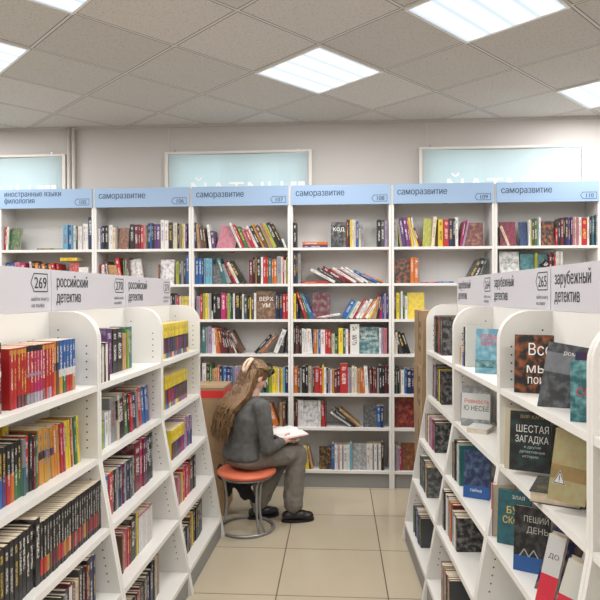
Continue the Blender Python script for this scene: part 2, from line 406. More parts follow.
# ------------------------------------------------------------------ books: colours and data
PAL = {'k': ('black', (.018, .018, .021)), 'd': ('dark grey', (.075, .08, .085)), 'g': ('grey', (.33, .35, .35)), 'w': ('white', (.74, .73, .71)),
       'e': ('cream', (.66, .58, .43)), 'r': ('red', (.56, .030, .030)), 'm': ('maroon', (.17, .018, .035)), 'p': ('pink', (.60, .22, .28)),
       'o': ('orange', (.72, .20, .04)), 'y': ('yellow', (.78, .60, .04)), 'l': ('lime green', (.42, .48, .06)), 'n': ('green', (.05, .20, .07)),
       't': ('teal', (.04, .19, .21)), 's': ('sky blue', (.17, .45, .60)), 'b': ('blue', (.03, .14, .44)), 'v': ('navy', (.02, .035, .12)),
       'u': ('purple', (.13, .05, .20)), 'i': ('lilac', (.42, .33, .46)), 'c': ('brown', (.16, .075, .045)), 'a': ('tan', (.50, .30, .13)),
       'z': ('magenta', (.55, .03, .16)), 'q': ('amber', (.72, .36, .05))}
PAL['x'] = ('olive gold', (.60, .54, .30))
for _k in PAL:
    _f = .82 if _k in 'weya' else .66
    PAL[_k] = (PAL[_k][0], tuple(_c * _f for _c in PAL[_k][1]))
LIGHT = 'weyslpgaiqx'
BOOKS = []
def colj(c, j=.10):
    f = 1 + R.uniform(-j, j); return tuple(max(0, min(1, x * f * (1 + R.uniform(-.03, .03)))) for x in c)

def spine_book(w, h, d, key, bands=None, ink=None, hard=None):
    """w along the shelf, h up, d into the shelf. returns (cover MB, pages MB)"""
    cv = MB(); pg = MB()
    col = colj(PAL[key][1])
    if ink is None:
        ink = R.choice([(.02, .02, .03), (.25, .02, .02), (.05, .1, .3)]) if key in LIGHT else R.choice([(.75, .73, .7), (.75, .73, .7), (.7, .5, .1), (.6, .6, .62)])
    if hard is None: hard = R.random() < .45
    t = min(.0022, w * .12) if hard else min(.0008, w * .08)
    inset = .003 if hard else .0004
    seed = R.randint(1, 400)
    bands = bands or []
    # spine, in bands from the bottom up
    cuts = [(0., None)]; zs = sorted(bands, key=lambda q: q[0]); segs = []; z = 0.
    for b0, b1, bc, ba in zs:
        if b0 > z: segs.append((z, b0, col, .5))
        segs.append((b0, b1, bc, ba)); z = b1
    if z < 1: segs.append((z, 1., col, .5))
    rb = min(w * .18, .003)
    for z0, z1, c, al in segs:
        ik = (*ink, al) if al <= .6 else (*colj(R.choice([PAL[q][1] for q in 'wrobkng'])), 1.)
        cv.quad([(rb, 0, z0 * h), (w - rb, 0, z0 * h), (w - rb, 0, z1 * h), (rb, 0, z1 * h)], 0, c, ik, [(seed + .02, z0), (seed + .98, z0), (seed + .98, z1), (seed + .02, z1)])
        cv.quad([(0, rb, z0 * h), (rb, 0, z0 * h), (rb, 0, z1 * h), (0, rb, z1 * h)], 0, c)
        cv.quad([(w - rb, 0, z0 * h), (w, rb, z0 * h), (w, rb, z1 * h), (w - rb, 0, z1 * h)], 0, c)
    # boards
    for x0, x1, out in ((0, t, 0), (w - t, w, 1)):
        cv.quad([(x0, d, 0), (x0, rb, 0), (x0, rb, h), (x0, d, h)], 0, col, (*[.6 * a_ + .4 * b_ for a_, b_ in zip(col, ink)], 1.) if R.random() < .5 else None, [(seed, 0), (seed + .7, 0), (seed + .7, 1), (seed, 1)])
        cv.quad([(x1, rb, 0), (x1, d, 0), (x1, d, h), (x1, rb, h)], 0, col, (*[.6 * a_ + .4 * b_ for a_, b_ in zip(col, ink)], 1.) if R.random() < .5 else None, [(seed, 0), (seed + .7, 0), (seed + .7, 1), (seed, 1)])
        cv.quad([(x0, rb, h), (x1, rb, h), (x1, d, h), (x0, d, h)], 0, col); cv.quad([(x0, d, 0), (x1, d, 0), (x1, rb, 0), (x0, rb, 0)], 0, col)
        cv.quad([(x1, d, 0), (x0, d, 0), (x0, d, h), (x1, d, h)], 0, col)
    cv.quad([(rb, 0, h), (w - rb, 0, h), (w, rb, h), (0, rb, h)], 0, col); cv.quad([(0, rb, 0), (w, rb, 0), (w - rb, 0, 0), (rb, 0, 0)], 0, col)
    pg.box(t, w - t, rb, d - inset, inset, h - inset)
    return cv, pg

def face_book(w, h, t, key, ink=None, art=True, bands=None):
    """w cover width, h height, t thickness; cover faces -Y, spine on -X"""
    cv = MB(); pg = MB(); col = colj(PAL[key][1], .04); seed = R.randint(1, 400)
    ik = None
    if art: ik = (*(ink or colj(R.choice([PAL[q][1] for q in 'gcdwma']))), 1.)
    b = min(.002, t * .15)
    zs = []; z = 0.
    for b0, b1, bc, ba in sorted(bands or [], key=lambda q: q[0]):
        if b0 > z: zs.append((z, b0, col, ik))
        zs.append((b0, b1, bc, (*(ink or (.5, .5, .5)), ba) if ba else None)); z = b1
    if z < 1: zs.append((z, 1., col, ik))
    for z0, z1, c, q in zs:
        cv.quad([(0, 0, z0 * h), (w, 0, z0 * h), (w, 0, z1 * h), (0, 0, z1 * h)], 0, c, q, [(seed, z0), (seed + .7, z0), (seed + .7, z1), (seed, z1)])
    cv.quad([(w, t, 0), (0, t, 0), (0, t, h), (w, t, h)], 0, col)
    cv.quad([(0, t, 0), (0, 0, 0), (0, 0, h), (0, t, h)], 0, col, (.7, .7, .7, .5), [(seed + 1, 0), (seed, 0), (seed, 1), (seed + 1, 1)])
    for y0, y1 in ((0, b), (t - b, t)):
        cv.quad([(0, y0, h), (w, y0, h), (w, y1, h), (0, y1, h)], 0, col); cv.quad([(w, y0, 0), (w, y1, 0), (w, y1, h), (w, y0, h)], 0, col)
        cv.quad([(0, y1, 0), (w, y1, 0), (w, y0, 0), (0, y0, 0)], 0, col)
    cv.quad([(b, b, 0), (w, b, 0), (w, b, h), (b, b, h)][::-1], 0, col); cv.quad([(b, t - b, 0), (w, t - b, 0), (w, t - b, h), (b, t - b, h)], 0, col)
    pg.box(b, w - .003, b, t - b, .003, h - .003)
    return cv, pg

def add_book(kind, key, cv, pg, M, row, state, extra=None, titles=None, near=False, name='book'):
    BOOKS.append(dict(kind=kind, key=key, cv=cv, pg=pg, M=M, row=row, state=state, extra=extra, titles=titles, near=near, name=name))

def solve_s(F, px, yloc, z, lo=-2., hi=6.):
    """shelf coordinate at which a point seen at picture column px stands on this shelf"""
    best = None
    for i in range(801):
        s = lo + (hi - lo) * i / 800
        q = proj(F @ Vector((s, yloc, z)))
        if q is None: continue
        e = abs(q[0] - px)
        if best is None or e < best[0]: best = (e, s)
    return best[1]

def row(F, spec, unit, rowname, s0, s1, z, near=False, crop=None, dep=.14, yb=.02, group=None, bandf=None, hscale=1.):
    """spec tokens: colour width,height[,lean]; @p moves the cursor; F face-out; L lying flat. unit: metres per number"""
    s = s0 + .004
    for tok in spec.split():
        if tok[0] == '@':
            v = float(tok[1:])
            if crop: v = crop[0] + v / crop[1]
            s = solve_s(F, v, yb, z, s0 - .1, s1 + .1)
            s = max(s0 + .001, s)
            continue
        if tok[0] == '+': s += float(tok[1:]) * unit; continue
        kind = 'S'; tt = tok
        opt = ''
        if '/' in tt: tt, opt = tt.split('/')
        if tt[0] in 'FL': kind = tt[0]; tt = tt[1:]
        key = tt[0]; nums = [float(q) for q in tt[1:].split(',')]
        a = nums[0] * unit; b = nums[1] * unit * hscale; lean = nums[2] if len(nums) > 2 else 0.
        if kind == 'S':
            if a < .006: a = .006
            th = rad(lean); foot = a / math.cos(th) if abs(lean) > 1 else a
            if s + foot > s1 + .012: continue
            ser = opt in ('K', 'R', 'RK', 'B', 'Y', 'Y2', 'W'); hh = b * (1 + R.uniform(-.015, .015) * (.15 if ser else 1))
            if abs(lean) > 1: M0 = (s, 0) if lean > 0 else (s + foot, 1)
            else: M0 = (s, 0)
            d = dep * R.uniform(.88, 1.05)
            bands = bandf(key, opt) if bandf else None
            cv, pg = spine_book(a, hh, d, key, bands, hard=False if opt in ('K', 'R', 'RK', 'B', 'Y', 'Y2', 'O', 'P') else None, ink=(.55, .54, .52) if opt == 'K' else None)
            y = yb + R.uniform(-.003, .006) * (.3 if ser else 1) if near else yb + R.uniform(-.008, .012)
            L = Matrix.Translation((M0[0], y, z + .0005))
            if abs(lean) > 1:
                # positive lean: top goes towards smaller s, resting on its lower left edge
                L = L @ Matrix.Rotation(-th, 4, 'Y')
                if lean < 0: L = L @ Matrix.Translation((-a, 0, 0))
            add_book('S', key, cv, pg, F @ L, rowname, 'leaning' if abs(lean) >= 6 else 'upright', near=near)
            s += foot + .0004
        elif kind == 'F':
            t = .022; tilt = rad(8)
            parts = opt.split(';') if opt else []
            ttl = None; ink = tuple(.55 * p_ + .45 * q_ for p_, q_ in zip(PAL[key][1], PAL[R.choice('gcdwma')][1]))
            for q in parts:
                if q.startswith('i'): ink = PAL[q[1]][1]
                elif q.startswith('t'): ttl = q[1:].replace('_', ' ')
            if s + a > s1 + .01: a = s1 - s
            cv, pg = face_book(a, b, t, key, ink)
            L = Matrix.Translation((s, yb + .01 + (.0 if not lean else .02), z + .0005)) @ Matrix.Rotation(-tilt, 4, 'X') @ Matrix.Rotation(-rad(lean), 4, 'Y')
            tl = None
            if ttl:
                tl = []; lines = ttl.split('|'); zz = b * .74
                for ln in lines:
                    sz = min(b * .2, a * .82 / max(.01, text_w(ln, 1.)));
                    tl.append((ln, sz, (a - text_w(ln, sz)) / 2, zz - sz * .5, (.02, .02, .02) if key in LIGHT else (.75, .72, .66))); zz -= sz * 1.15
            add_book('F', key, cv, pg, F @ L, rowname, 'face-out', titles=tl, near=near)
            s += a + .001
        elif kind == 'L':
            cv, pg = spine_book(b, a, .15, key)
            zo = float(opt) * unit if opt else 0
            L = Matrix.Translation((s + a, yb + .005, z + zo + .001)) @ Matrix.Rotation(-PI / 2, 4, 'Y')
            if len(nums) > 2: L = Matrix.Translation((s, yb + .012, z)) @ Matrix.Rotation(-rad(lean), 4, 'Y') @ Matrix.Translation((a, 0, 0)) @ Matrix.Rotation(-PI / 2, 4, 'Y')
            add_book('L', key, cv, pg, F @ L, rowname, 'flat-lying', near=near)
            if not opt: last = s
            s += a * (0 if opt == '' and False else 1)
ORD = ['', 'first', 'second', 'third', 'fourth', 'fifth', 'sixth', 'seventh', 'eighth', 'ninth', 'tenth', 'eleventh', 'twelfth', 'thirteenth', 'fourteenth', 'fifteenth', 'sixteenth', 'seventeenth', 'eighteenth', 'nineteenth', 'twentieth']
def ordw(n):
    if n <= 20: return ORD[n]
    return 'twenty-' + ORD[n - 20] if n < 30 else 'thirtieth' if n == 30 else 'thirty-' + ORD[min(19, n - 30)]

# ------------------------------------------------------------------ wall bookcases
YB = 5.02; BW = .842; X0 = -.396 - 3 * .842
DEPTH = .26
ROWZ = [2.017, 1.715, 1.416, 1.124, .792, .507, .147]
HEAD = [('иностранные языки|филология', '105'), ('саморазвитие', '106'), ('саморазвитие', '107'), ('саморазвитие', '108'), ('саморазвитие', '109'), ('саморазвитие', '110')]
BNAME = ['first', 'second', 'third', 'fourth', 'fifth', 'sixth']
def number_tag(txt, w, h, t):
    """a tag outline with a point on its left and the number inside, lower left at 0,0 in XZ"""
    m = MB(); p = h * .32
    out = [(0, h / 2), (p, 0), (w, 0), (w, h), (p, h)]; cx, cz = w * .55, h / 2
    inn = [(cx + (x - cx) * (1 - 2 * t / w * 1.1), cz + (z - cz) * (1 - 2 * t / h * 1.1)) for x, z in out]
    for i in range(5):
        a, b = out[i], out[(i + 1) % 5]; c, d = inn[(i + 1) % 5], inn[i]
        m.quad([(a[0], 0, a[1]), (b[0], 0, b[1]), (c[0], 0, c[1]), (d[0], 0, d[1])])
    sz = h * .85; tw = text_w(txt, sz)
    
    for dx in (0, .002): m.add(text_mb(txt, sz), Matrix.Translation((p * .6 + (w - p * .6 - tw) / 2 + dx, -dx * .1, h * .2)))
    return m
for k in range(6):
    x0 = X0 + k * BW; x1 = x0 + BW
    e = empty('bookcase', Matrix.Translation((x0, YB, 0)), 'tall white wall bookcase %sunder a light blue header, %s of six along the wall' %
              ('' , BNAME[k]), 'bookcase', 'wall bookcases')
    for a, b in ((.001, .021), (BW - .021, BW - .001)):
        m = MB(); m.box(a, b, 0, DEPTH, 0, 2.53); m.obj('side_panel', M_WHITE, e)
    m = MB(); m.box(.021, BW - .021, DEPTH - .008, DEPTH, .03, 2.53)
    for z in [ROWZ[i] + .05 + .032 * j for i in range(7) for j in range(6)]:
        m.quad([(BW / 2 - .002, DEPTH - .009, z), (BW / 2 + .002, DEPTH - .009, z), (BW / 2 + .002, DEPTH - .009, z + .004), (BW / 2 - .002, DEPTH - .009, z + .004)], 1)
    m.obj('back_panel', [M_WHITE, M_HOLE], e)
    m = MB(); m.box(.021, BW - .021, .02, DEPTH - .008, 2.505, 2.53); m.obj('top_panel', M_WHITE, e)
    for z in ROWZ:
        m = MB(); m.box(.021, BW - .021, .002, DEPTH - .008, z - .022, z); bevel(m.obj('shelf', M_WHITE, e), .0015)
    m = MB(); m.box(.021, BW - .021, .025, .043, 0, .125); m.obj('plinth', M_KICK, e)
    m = MB(); m.box(.012, BW - .012, -.014, -.001, 2.372, 2.535); h = bevel(m.obj('header_sign', M_BLUE, e), .001)
    h['label'] = 'light blue header sign'
    lines = HEAD[k][0].split('|'); m = MB()
    for i, ln in enumerate(lines):
        sz = .074 if len(lines) == 1 else .066
        sq = .80
        for dx in (0, .0022): m.add(text_mb(ln, sz, squash=sq), Matrix.Translation(((.045 if k else .055) + dx, -.0148 - dx * .1, (2.446 if len(lines) == 1 else 2.473 - i * .058))))
    m.obj('lettering', M_LETBLUE, h)
    m = MB(); m.add(number_tag(HEAD[k][1], .13, .056, .004), Matrix.Translation((BW - .165, -.0148, 2.392)))
    m.obj('number_tag', M_LETBLUE, h)
U = .001534
def FB(k): return Matrix.Translation((X0 + k * BW, YB, 0))
def brow(k, r, spec, crop=None, unit=U, dep=.15):
    row(FB(k), spec, unit, (ORD[r + 1] + ' shelf down', BNAME[k] + ' wall bookcase'), .022, BW - .022, ROWZ[r], crop=crop, yb=.03, dep=dep)
cr = lambda x: (x, 600 / 110)
# first
brow(0, 0, '@16 r14,132,-5 w12,130,-4 n8,128 Fn58,128/ip @200 Lc100,9 Lg48,9 @345 s28,142 b18,140 s8,138 w18,138 d10,130 w16,132 w12,130 w18,146 w12,142 v24,180', cr(0))
brow(0, 1, '@30 v28,128 b26,124 p30,128 z30,124 @165 w14,134,4 p16,136,5 k14,136,10 o26,124,12 k14,122,12 o22,120,12 k14,120,12 o18,118,12 r16,122,10 r12,120,6 Ly100,18/134 @372 Fr52,128 Fw56,100', cr(0))
# second
brow(1, 0, '@14 w12,118 b10,126 k16,132 k18,134 w10,134 w14,136 e18,124 g10,122 Fc60,124/io @192 k24,140 m22,138 m10,136 r18,132 p16,134 n8,128 v16,144 b9,146 k10,142 u12,140 u24,140 w23,160 w22,160 k22,148 w10,142 e18,144 k12,140 g8,138 y14,140 w10,138 u10,140 u26,138', cr(95))
brow(1, 1, '@28 r12,118 w12,112 u14,116,4 c18,128,7 a18,112,10 a18,110,10 a16,108,10 r22,150,11 n10,138,3 g8,136 c22,150,7 Fw70,140,10/id @345 m8,110 Fw78,140/iv @440 l18,128 d14,126 g12,128 d12,130 b18,162 v12,156 b12,150 v12,150', cr(95))
brow(1, 2, '@398 d12,136 k16,144 k12,136 g8,134 r12,130 w8,128 Fy58,130/it', cr(95))
# third
brow(2, 0, '@24 v16,146,4 a14,138,4 g6,136,4 c16,118,6 c12,116,6 @104 w14,134,6 u20,100,6 Fp104,140,-12/iz @272 w13,150,24 r13,140,24 n20,126,23 p15,112,23 r19,106,23 w16,132,26 k18,134,26 q10,150,26 c22,134,26 l10,118,24 p10,150,25 l20,146,25 k22,150,26 k14,146,26 w12,52,22', cr(190))
brow(2, 1, '@26 b20,144 b18,142 v8,140 s16,142 s18,144 s16,142 Fd62,112/ig t20,148,16 g24,110,22 m16,130,22 r10,132,24 w14,128,26 k26,136,30 @322 m20,132 k14,148 q8,146 k22,148 w12,148 r18,146 r12,144 t16,138 o12,134 o18,138 g24,152 w8,150 r8,148 w10,130 l14,144 q12,142', cr(190))
brow(2, 2, '@36 i22,130 r12,138 l14,144 y14,146 e10,142 g10,144 w8,46 k18,138 k28,136 z26,146 z8,142 l14,142 n8,140 v8,138 w12,140 k28,144 k10,142 w12,138 d18,130 k12,126 y8,122 d16,124 w12,146 Fc106,158/ia;tВЕРХ|УМ v14,142 k8,140 v18,142 r16,140 r16,140 r14,138', cr(190))
brow(2, 3, '@66 t20,150 g10,148 i24,150 w10,142 w14,140 o12,144,4 o12,140,5 m20,140,8 m18,138,10 k14,132,14 c14,134,18 m14,134,20 w10,136,24 k12,130,26 c22,132,28 @342 k14,136,-42 g10,138,-42 o14,128,-40 @452 w24,138,-22 d30,130,-9', cr(190))
brow(2, 4, '@66 w22,160 k20,156 n12,154 a14,128 a16,132 o14,148 v14,146 s8,144 b16,144 v20,144 b10,142 g16,144 i20,144 g20,144 i16,142 d18,140 e18,138 v16,140 m16,140 g18,138 t14,140 k16,140 n14,142 l14,140 y20,142 y14,140 w8,138 q10,138 y10,136 s12,140 v18,144 v18,142', cr(190))
brow(2, 5, '@430 m12,110,14 r14,118,18 o30,122,20 a16,128 c16,130', cr(190))
# fourth
brow(3, 0, '@42 k18,140 @95 Lu138,14 @95 Lo138,18/15 @250 Fk84,144/ig;tКОД @336 m12,152 k6,150 y10,150 e12,150 e10,152 b14,142 e16,104 g16,122,4 @505 k18,148 d20,146 i18,142 z12,140', cr(285))
brow(3, 1, '@42 v16,170 d8,166 g16,166 @92 Lr144,12 @268 w16,150,62 d12,150,58 m22,150,58 r8,150,58 w14,150,58 p8,148,57 w14,150,57 w10,150,56 @500 b14,140,64 o10,120,66', cr(285))
brow(3, 2, '@42 y14,142 v12,90 @108 r14,154,18 n12,152,18 t8,150,19 b18,142,23 @150 Fm98,152/ig @170 Lw136,12,9 @300 b26,112,-30 s10,108,-30 w20,104,-30 r10,130,-32 w18,112,-32 w14,122,-32 o12,126,-33 w16,118,-33 y12,124,-30 i12,120,-28 a18,122,-12 k14,140,-8 z20,140 b10,138 i10,138 v12,136', cr(285))
brow(3, 3, '@44 k10,152 c14,150 m8,148 k12,146 w14,138 w14,136 w16,138 w16,134,4 c6,132 o14,130 e10,132 b10,130 w26,132 r16,130 r12,130 c6,120 e18,112 n14,96 c6,90 y24,142 t14,138 w14,136 m10,126 w50,162 Ft108,148/iw;tСПУТАНО|МЫШЛЕНИЯ w10,140 i12,142 p20,142', cr(285))
brow(3, 4, '@44 o22,142 c12,132 g10,136 k20,146 k14,158 e16,148 g8,142 c10,140 r28,142 r14,136 y10,156 w12,140 k8,138 i14,132 w8,130 q14,128 m14,130 m16,132 r42,160 i10,138 g10,140 e18,146 w10,144 a18,130 o14,140 o12,128,3 w20,146,3 g8,142 m14,140,3 c10,138 m12,134,2 g10,136 k16,154 k14,152 m14,154 k14,152 k14,154', cr(285))
c2 = (260, 3.75); U2 = .008367 / 3.75
brow(3, 5, '@127 k6,104 m8,102 w8,100 w12,100 Fw58,98/ik w8,96 c4,94 r13,92,3 m4,90 @338 w8,92,56 k10,98,52 a10,94,50 @388 Fd50,82/ig b14,82 v10,82', c2, U2)
brow(3, 6, '@168 y8,84,5 y8,84,6 c8,80,11 a8,80,12 @222 Fk46,84/iq b12,96 w8,94 w6,90 p4,92 w10,92 i4,90 w16,92 w8,94 s8,100 Fg54,98/iw w12,96 w10,96 g6,96 w10,96 g6,96 w10,98 k10,104', c2, U2)
# fifth
brow(4, 0, '@42 g24,148,3 @82 l6,150,8 i8,158,8 u20,160,8 u18,160,8 z10,160,8 y14,160,8 w8,158,7 @168 w6,104,16 y10,110,18 m16,104,20 @206 Fl44,160,-4/iy e18,162,-5 @292 y26,150 r28,148 v22,152 k12,150 w16,156 @408 z12,140,-10 i10,142,-12 Fm106,132/ia', cr(385))
brow(4, 1, '@42 Fk88,138/io o20,140 o24,138 g8,134,3 @200 Lz86,6 Lb86,8 @440 d22,134,-28 k22,140,-26 d10,138,-24 t14,140,-18', cr(385))
brow(4, 2, '@40 c12,136 y18,144 g6,146 w10,150 n10,142 w16,126 Fy92,146/ia', cr(385))
brow(4, 3, '@38 w8,130 e10,118 @80 d20,130,16 k20,122,18 k18,118,18', cr(385))
c3 = (380, 4.617); U3 = .008367 / 4.617
brow(4, 4, '@48 k8,116 t6,112 k10,116 a6,108 w14,108 s6,118 b6,118 v22,112 v12,108 k12,112', c3, U3)
brow(4, 5, '@50 Fm92,138/io', c3, U3)
brow(4, 6, '@48 g8,120 i10,116 w6,112 z8,104 Fc66,124/io', c3, U3)
# sixth
brow(5, 0, '@36 c4,120 @98 e14,112,22 @58 Fm84,134/iz @165 Fv42,132/ib @210 w12,140 l6,136 c14,138 n16,146 g8,144 w10,152 Fk72,136/io @358 r12,98 k12,140 m16,150 k10,150 v16,150 u10,148 v10,150 p12,152 e12,152 p10,152 w14,154 r30,146 w12,154 k10,152 t14,156 s14,160 v10,158', cr(490))
brow(5, 1, '@58 Fw104,170/in;tСПОСОБНОСТЬ|К_ЖИЗНИ @172 Ft72,158/is @246 l12,160 Ft62,154/is @322 m18,150 k10,150 r8,148 w12,168 w10,164 w12,166 k40,150,50 ', cr(490))

# ------------------------------------------------------------------ gondola bookcases
GZ = [1.255, .957, .675, .41, .125]
def qf(z): return 0. if z >= .95 else -.165 * (.95 - z) / .95
QB = .215
def gondola(F, s0, near_name, label, sign_lines, number, small=True, stickers=True, flip=False):
    e = empty('display_bookcase', F @ Matrix.Translation((s0, 0, 0)), label, 'bookcase', 'aisle bookcases')
    W = .8
    prof = [(QB, 0), (QB, 1.555)]
    r = .115
    top = [(r - r * math.sin(rad(a)), 1.555 - r + r * math.cos(rad(a))) for a in range(0, 91, 10)]
    prof = [(QB, 1.555), *top, (0, .95), (-.165, 0), (QB, 0)]
    # order must run counter-clockwise seen from +x (y right, z up)
    for a, b in ((.0008, .0190), (W - .0190, W - .0008)):
        m = MB(); m.prism(prof, 'x', a, b)
        for side in (a, b):
            xx = a - .0006 if side == a else b + .0006
            for z in [.2 + .032 * j for j in range(41)]:
                for q in (qf(z) + .045, QB - .05):
                    if z > 1.44 and q < .05: continue
                    if any(abs(z - g + .012) < .03 for g in GZ): continue
                    pts = [(xx, q - .003, z - .003), (xx, q + .003, z - .003), (xx, q + .003, z + .003), (xx, q - .003, z + .003)]
                    m.quad(pts if side == b else pts[::-1], 1)
            # little printed mark
            q = [(xx, .06, 1.19), (xx, .1, 1.19), (xx, .1, 1.2), (xx, .06, 1.2)]
        o = m.obj('side_panel', [M_WHITE2, M_HOLE], e); bevel(o, .003, 2)
    m = MB(); m.box(.0195, W - .0195, QB - .012, QB, .02, 1.555); m.obj('back_panel', M_WHITE2, e)
    for i, z in enumerate(GZ):
        q0 = qf(z - .012) + .001
        m = MB(); m.box(.0195, W - .0195, q0, QB - .0125, z - .024, z); bevel(m.obj('shelf', M_WHITE2, e), .002)
    q0 = qf(.06) + .012
    m = MB(); m.box(.0195, W - .0195, q0, q0 + .018, 0, .1); m.obj('plinth', M_KICK, e)
    m = MB(); m.box(.006, W - .006, QB - .012, QB, 1.557, 1.728); sg = bevel(m.obj('sign_panel', M_SIGN, e), .002)
    sg['label'] = 'pale grey sign panel'
    m = MB()
    for i, ln in enumerate(sign_lines):
        for dx in (0, .002): m.add(text_mb(ln, .068, squash=.76), Matrix.Translation((.04 + dx, QB - .0128 - dx * .1, 1.657 - i * .066)))
    m.obj('lettering', M_LET, sg); m = MB()
    m.add(number_tag(number, .13, .075, .004), Matrix.Translation((.64, QB - .0128, 1.635)))
    m.obj('number_tag', M_LET, sg); m = MB()
    for i, ln in enumerate(('найти книгу', 'на полке')):
        m.add(text_mb(ln, .023), Matrix.Translation((.645, QB - .0128, 1.60 - i * .025)))
    m.obj('guide_text', M_LET, sg)
    for z, q in ((1.53, .13), (.93, .12)):
        m = MB(); m.box(W - .0200, W - .0192, q, q + .035, z - .3, z - .29); m.obj('sticker', mat('sticker_brown', (.3, .2, .12), .6), e)
    return e
TH = rad(1.72)
FL = Matrix.Translation((-1.0, 1.6, 0)) @ Matrix.Rotation(PI / 2 - TH, 4, 'Z')
FR = Matrix.Translation((.581, 4.0, 0)) @ Matrix.Rotation(-(PI / 2 - TH), 4, 'Z')
LN = ['nearest left aisle bookcase', 'middle left aisle bookcase', 'farthest left aisle bookcase']
RN = ['farthest right aisle bookcase', 'middle right aisle bookcase', 'near right aisle bookcase', 'right aisle bookcase cut by picture edge']
for i, (nb, lab) in enumerate((('269', 'white aisle bookcase holding red and black book series, nearest on the left'),
                              ('270', 'white aisle bookcase with a Russian detective sign, middle one on the left'),
                              ('271', 'white aisle bookcase with yellow-topped books, on the left beside the seated woman'))):
    gondola(FL, .8 * i, LN[i], lab, ('российский', 'детектив'), nb)
for i, (nb, lab) in enumerate((('264', 'farthest white aisle bookcase on the right, beside the cardboard boxes'),
                              ('265', 'white aisle bookcase on the right holding the red-titled white face-out book'),
                              ('266', 'white aisle bookcase on the right holding the black and orange face-out book'),
                              ('267', 'white aisle bookcase at the right edge of the picture, nearly empty'))):
    gondola(FR, .8 * i, RN[i], lab, ('зарубежный', 'детектив'), nb)

def bands(key, opt):
    P = lambda c: colj(PAL[c][1])
    if opt == 'R': return [(0, .2, P(R.choice('mmri')), 1.), (.9, .97, P('q'), 0.)]
    if opt == 'RK': return [(0, .18, P(R.choice('mig')), 1.), (.47, .52, P('i'), 1.), (.9, 1., P('k'), .5)]
    if opt == 'T': return [(0, .15, P('c'), 1.), (.52, .6, P('w'), 1.), (.86, 1., P('k'), 0.)]
    if opt == 'B': return [(0, .32, P(R.choice('rzngqa')), .5), (.32, .46, P('w'), 1.)]
    if opt.startswith('H'): return [(0, .5, P(opt[1]), .5)]
    if opt == 'K': return [(0, .1, P('k'), 0.), (.1, .38, P(R.choice('rmqmddr')), 1.)]
    if opt == 'Y': return [(0, .15, P(R.choice('bzyt')), 1.), (.15, .55, P(R.choice('kvmcdur')), .5), (.55, .6, P('k'), 0.)]
    if opt == 'Y2': return [(0, .58, P(R.choice('uinzm')), .5), (.58, .62, P('e'), 0.)]
    if opt == 'O': return [(.45, .6, P(R.choice('vkm')), 1.)]
    if opt == 'W': return [(0, .95, P('w'), 1.)]
    return []
def lrow(u, r, spec, yb=.03, dep=.13, us=None):
    us = us or (1., 1.14, 1.3)[u]
    row(FL, spec, .001 * us, (ORD[r + 1] + ' shelf down', LN[u]), .8 * u + .02, .8 * u + .78, GZ[r], near=True, crop=(0, 1.), yb=qf(GZ[r]) + yb, dep=dep, bandf=bands, hscale=1 / us)
def rrow(u, r, spec, yb=.03, dep=.13):
    row(FR, spec, .001, (ORD[r + 1] + ' shelf down', RN[u]), .8 * u + .02, .8 * u + .78, GZ[r], near=True, crop=(0, 1.), yb=qf(GZ[r]) + yb, dep=dep, bandf=bands)
# nearest left
lrow(0, 0, '@-8 m24,222/T m24,222/T @11 ' + 'r19,196/R ' * 5 + 'r19,196/RK r22,198/RK ' + 'z19,196/RK ' * 3 + 'r20,196/R ' * 4 + 'o20,198/O c18,198/O ' + 'b25,198/B ' * 5, yb=.045, dep=.13)
lrow(0, 1, '@-10 u22,188/Hs u20,188/Hi k20,188/Hb k20,188/Hu k20,188/Hr k20,188/Ho k19,188/Hn k19,188/Hn g18,188/Ht r22,195/Hd k18,190 m12,186 n14,185 r12,190 q30,196,3/O q24,196,3/O a22,185,4/O q20,188,4/O o20,188,4 q18,184,4 r18,186,4 z14,184,4 y26,190,4 y14,188,4 r12,186,5 e16,186,5 n20,190,5 y18,188,5', yb=.05, dep=.12, us=1.1)
row(FL, '@-20 y40,232 y42,232 q40,228 y34,228', .001, ('back row of the second shelf', LN[0]), .02, .6, GZ[1], near=True, crop=(0, 1.), yb=qf(GZ[1]) + .135, dep=.07)
lrow(0, 2, '@-20 t30,205/W ' + 'k23,205 ' * 9 + 'k30,222 ' + 'k18,196/K ' * 31, yb=.035, dep=.19, us=1.07)
0 and row(FL, ''.join('e%d,%d ' % (24 + 3 * (i % 3), 186 + 4 * (i % 2)) for i in range(26)), .001, ('back row of the third shelf', LN[0]), .02, .78, GZ[2], near=True, crop=(0, 1.), yb=qf(GZ[2]) + .165, dep=.09)
lrow(0, 3, '@-12 k24,195 g20,190 d22,195 k20,195 k22,190 d20,190 m20,200 k24,200 d18,190 g16,190 k20,190 k22,185 d20,185 k18,185 d18,185 g18,185 d18,185 k18,185 g16,185 d24,195 m22,205/W c22,195 e20,190 a16,190 d24,215 k20,215 m16,212 k26,222 v26,222 v22,222', yb=.04)
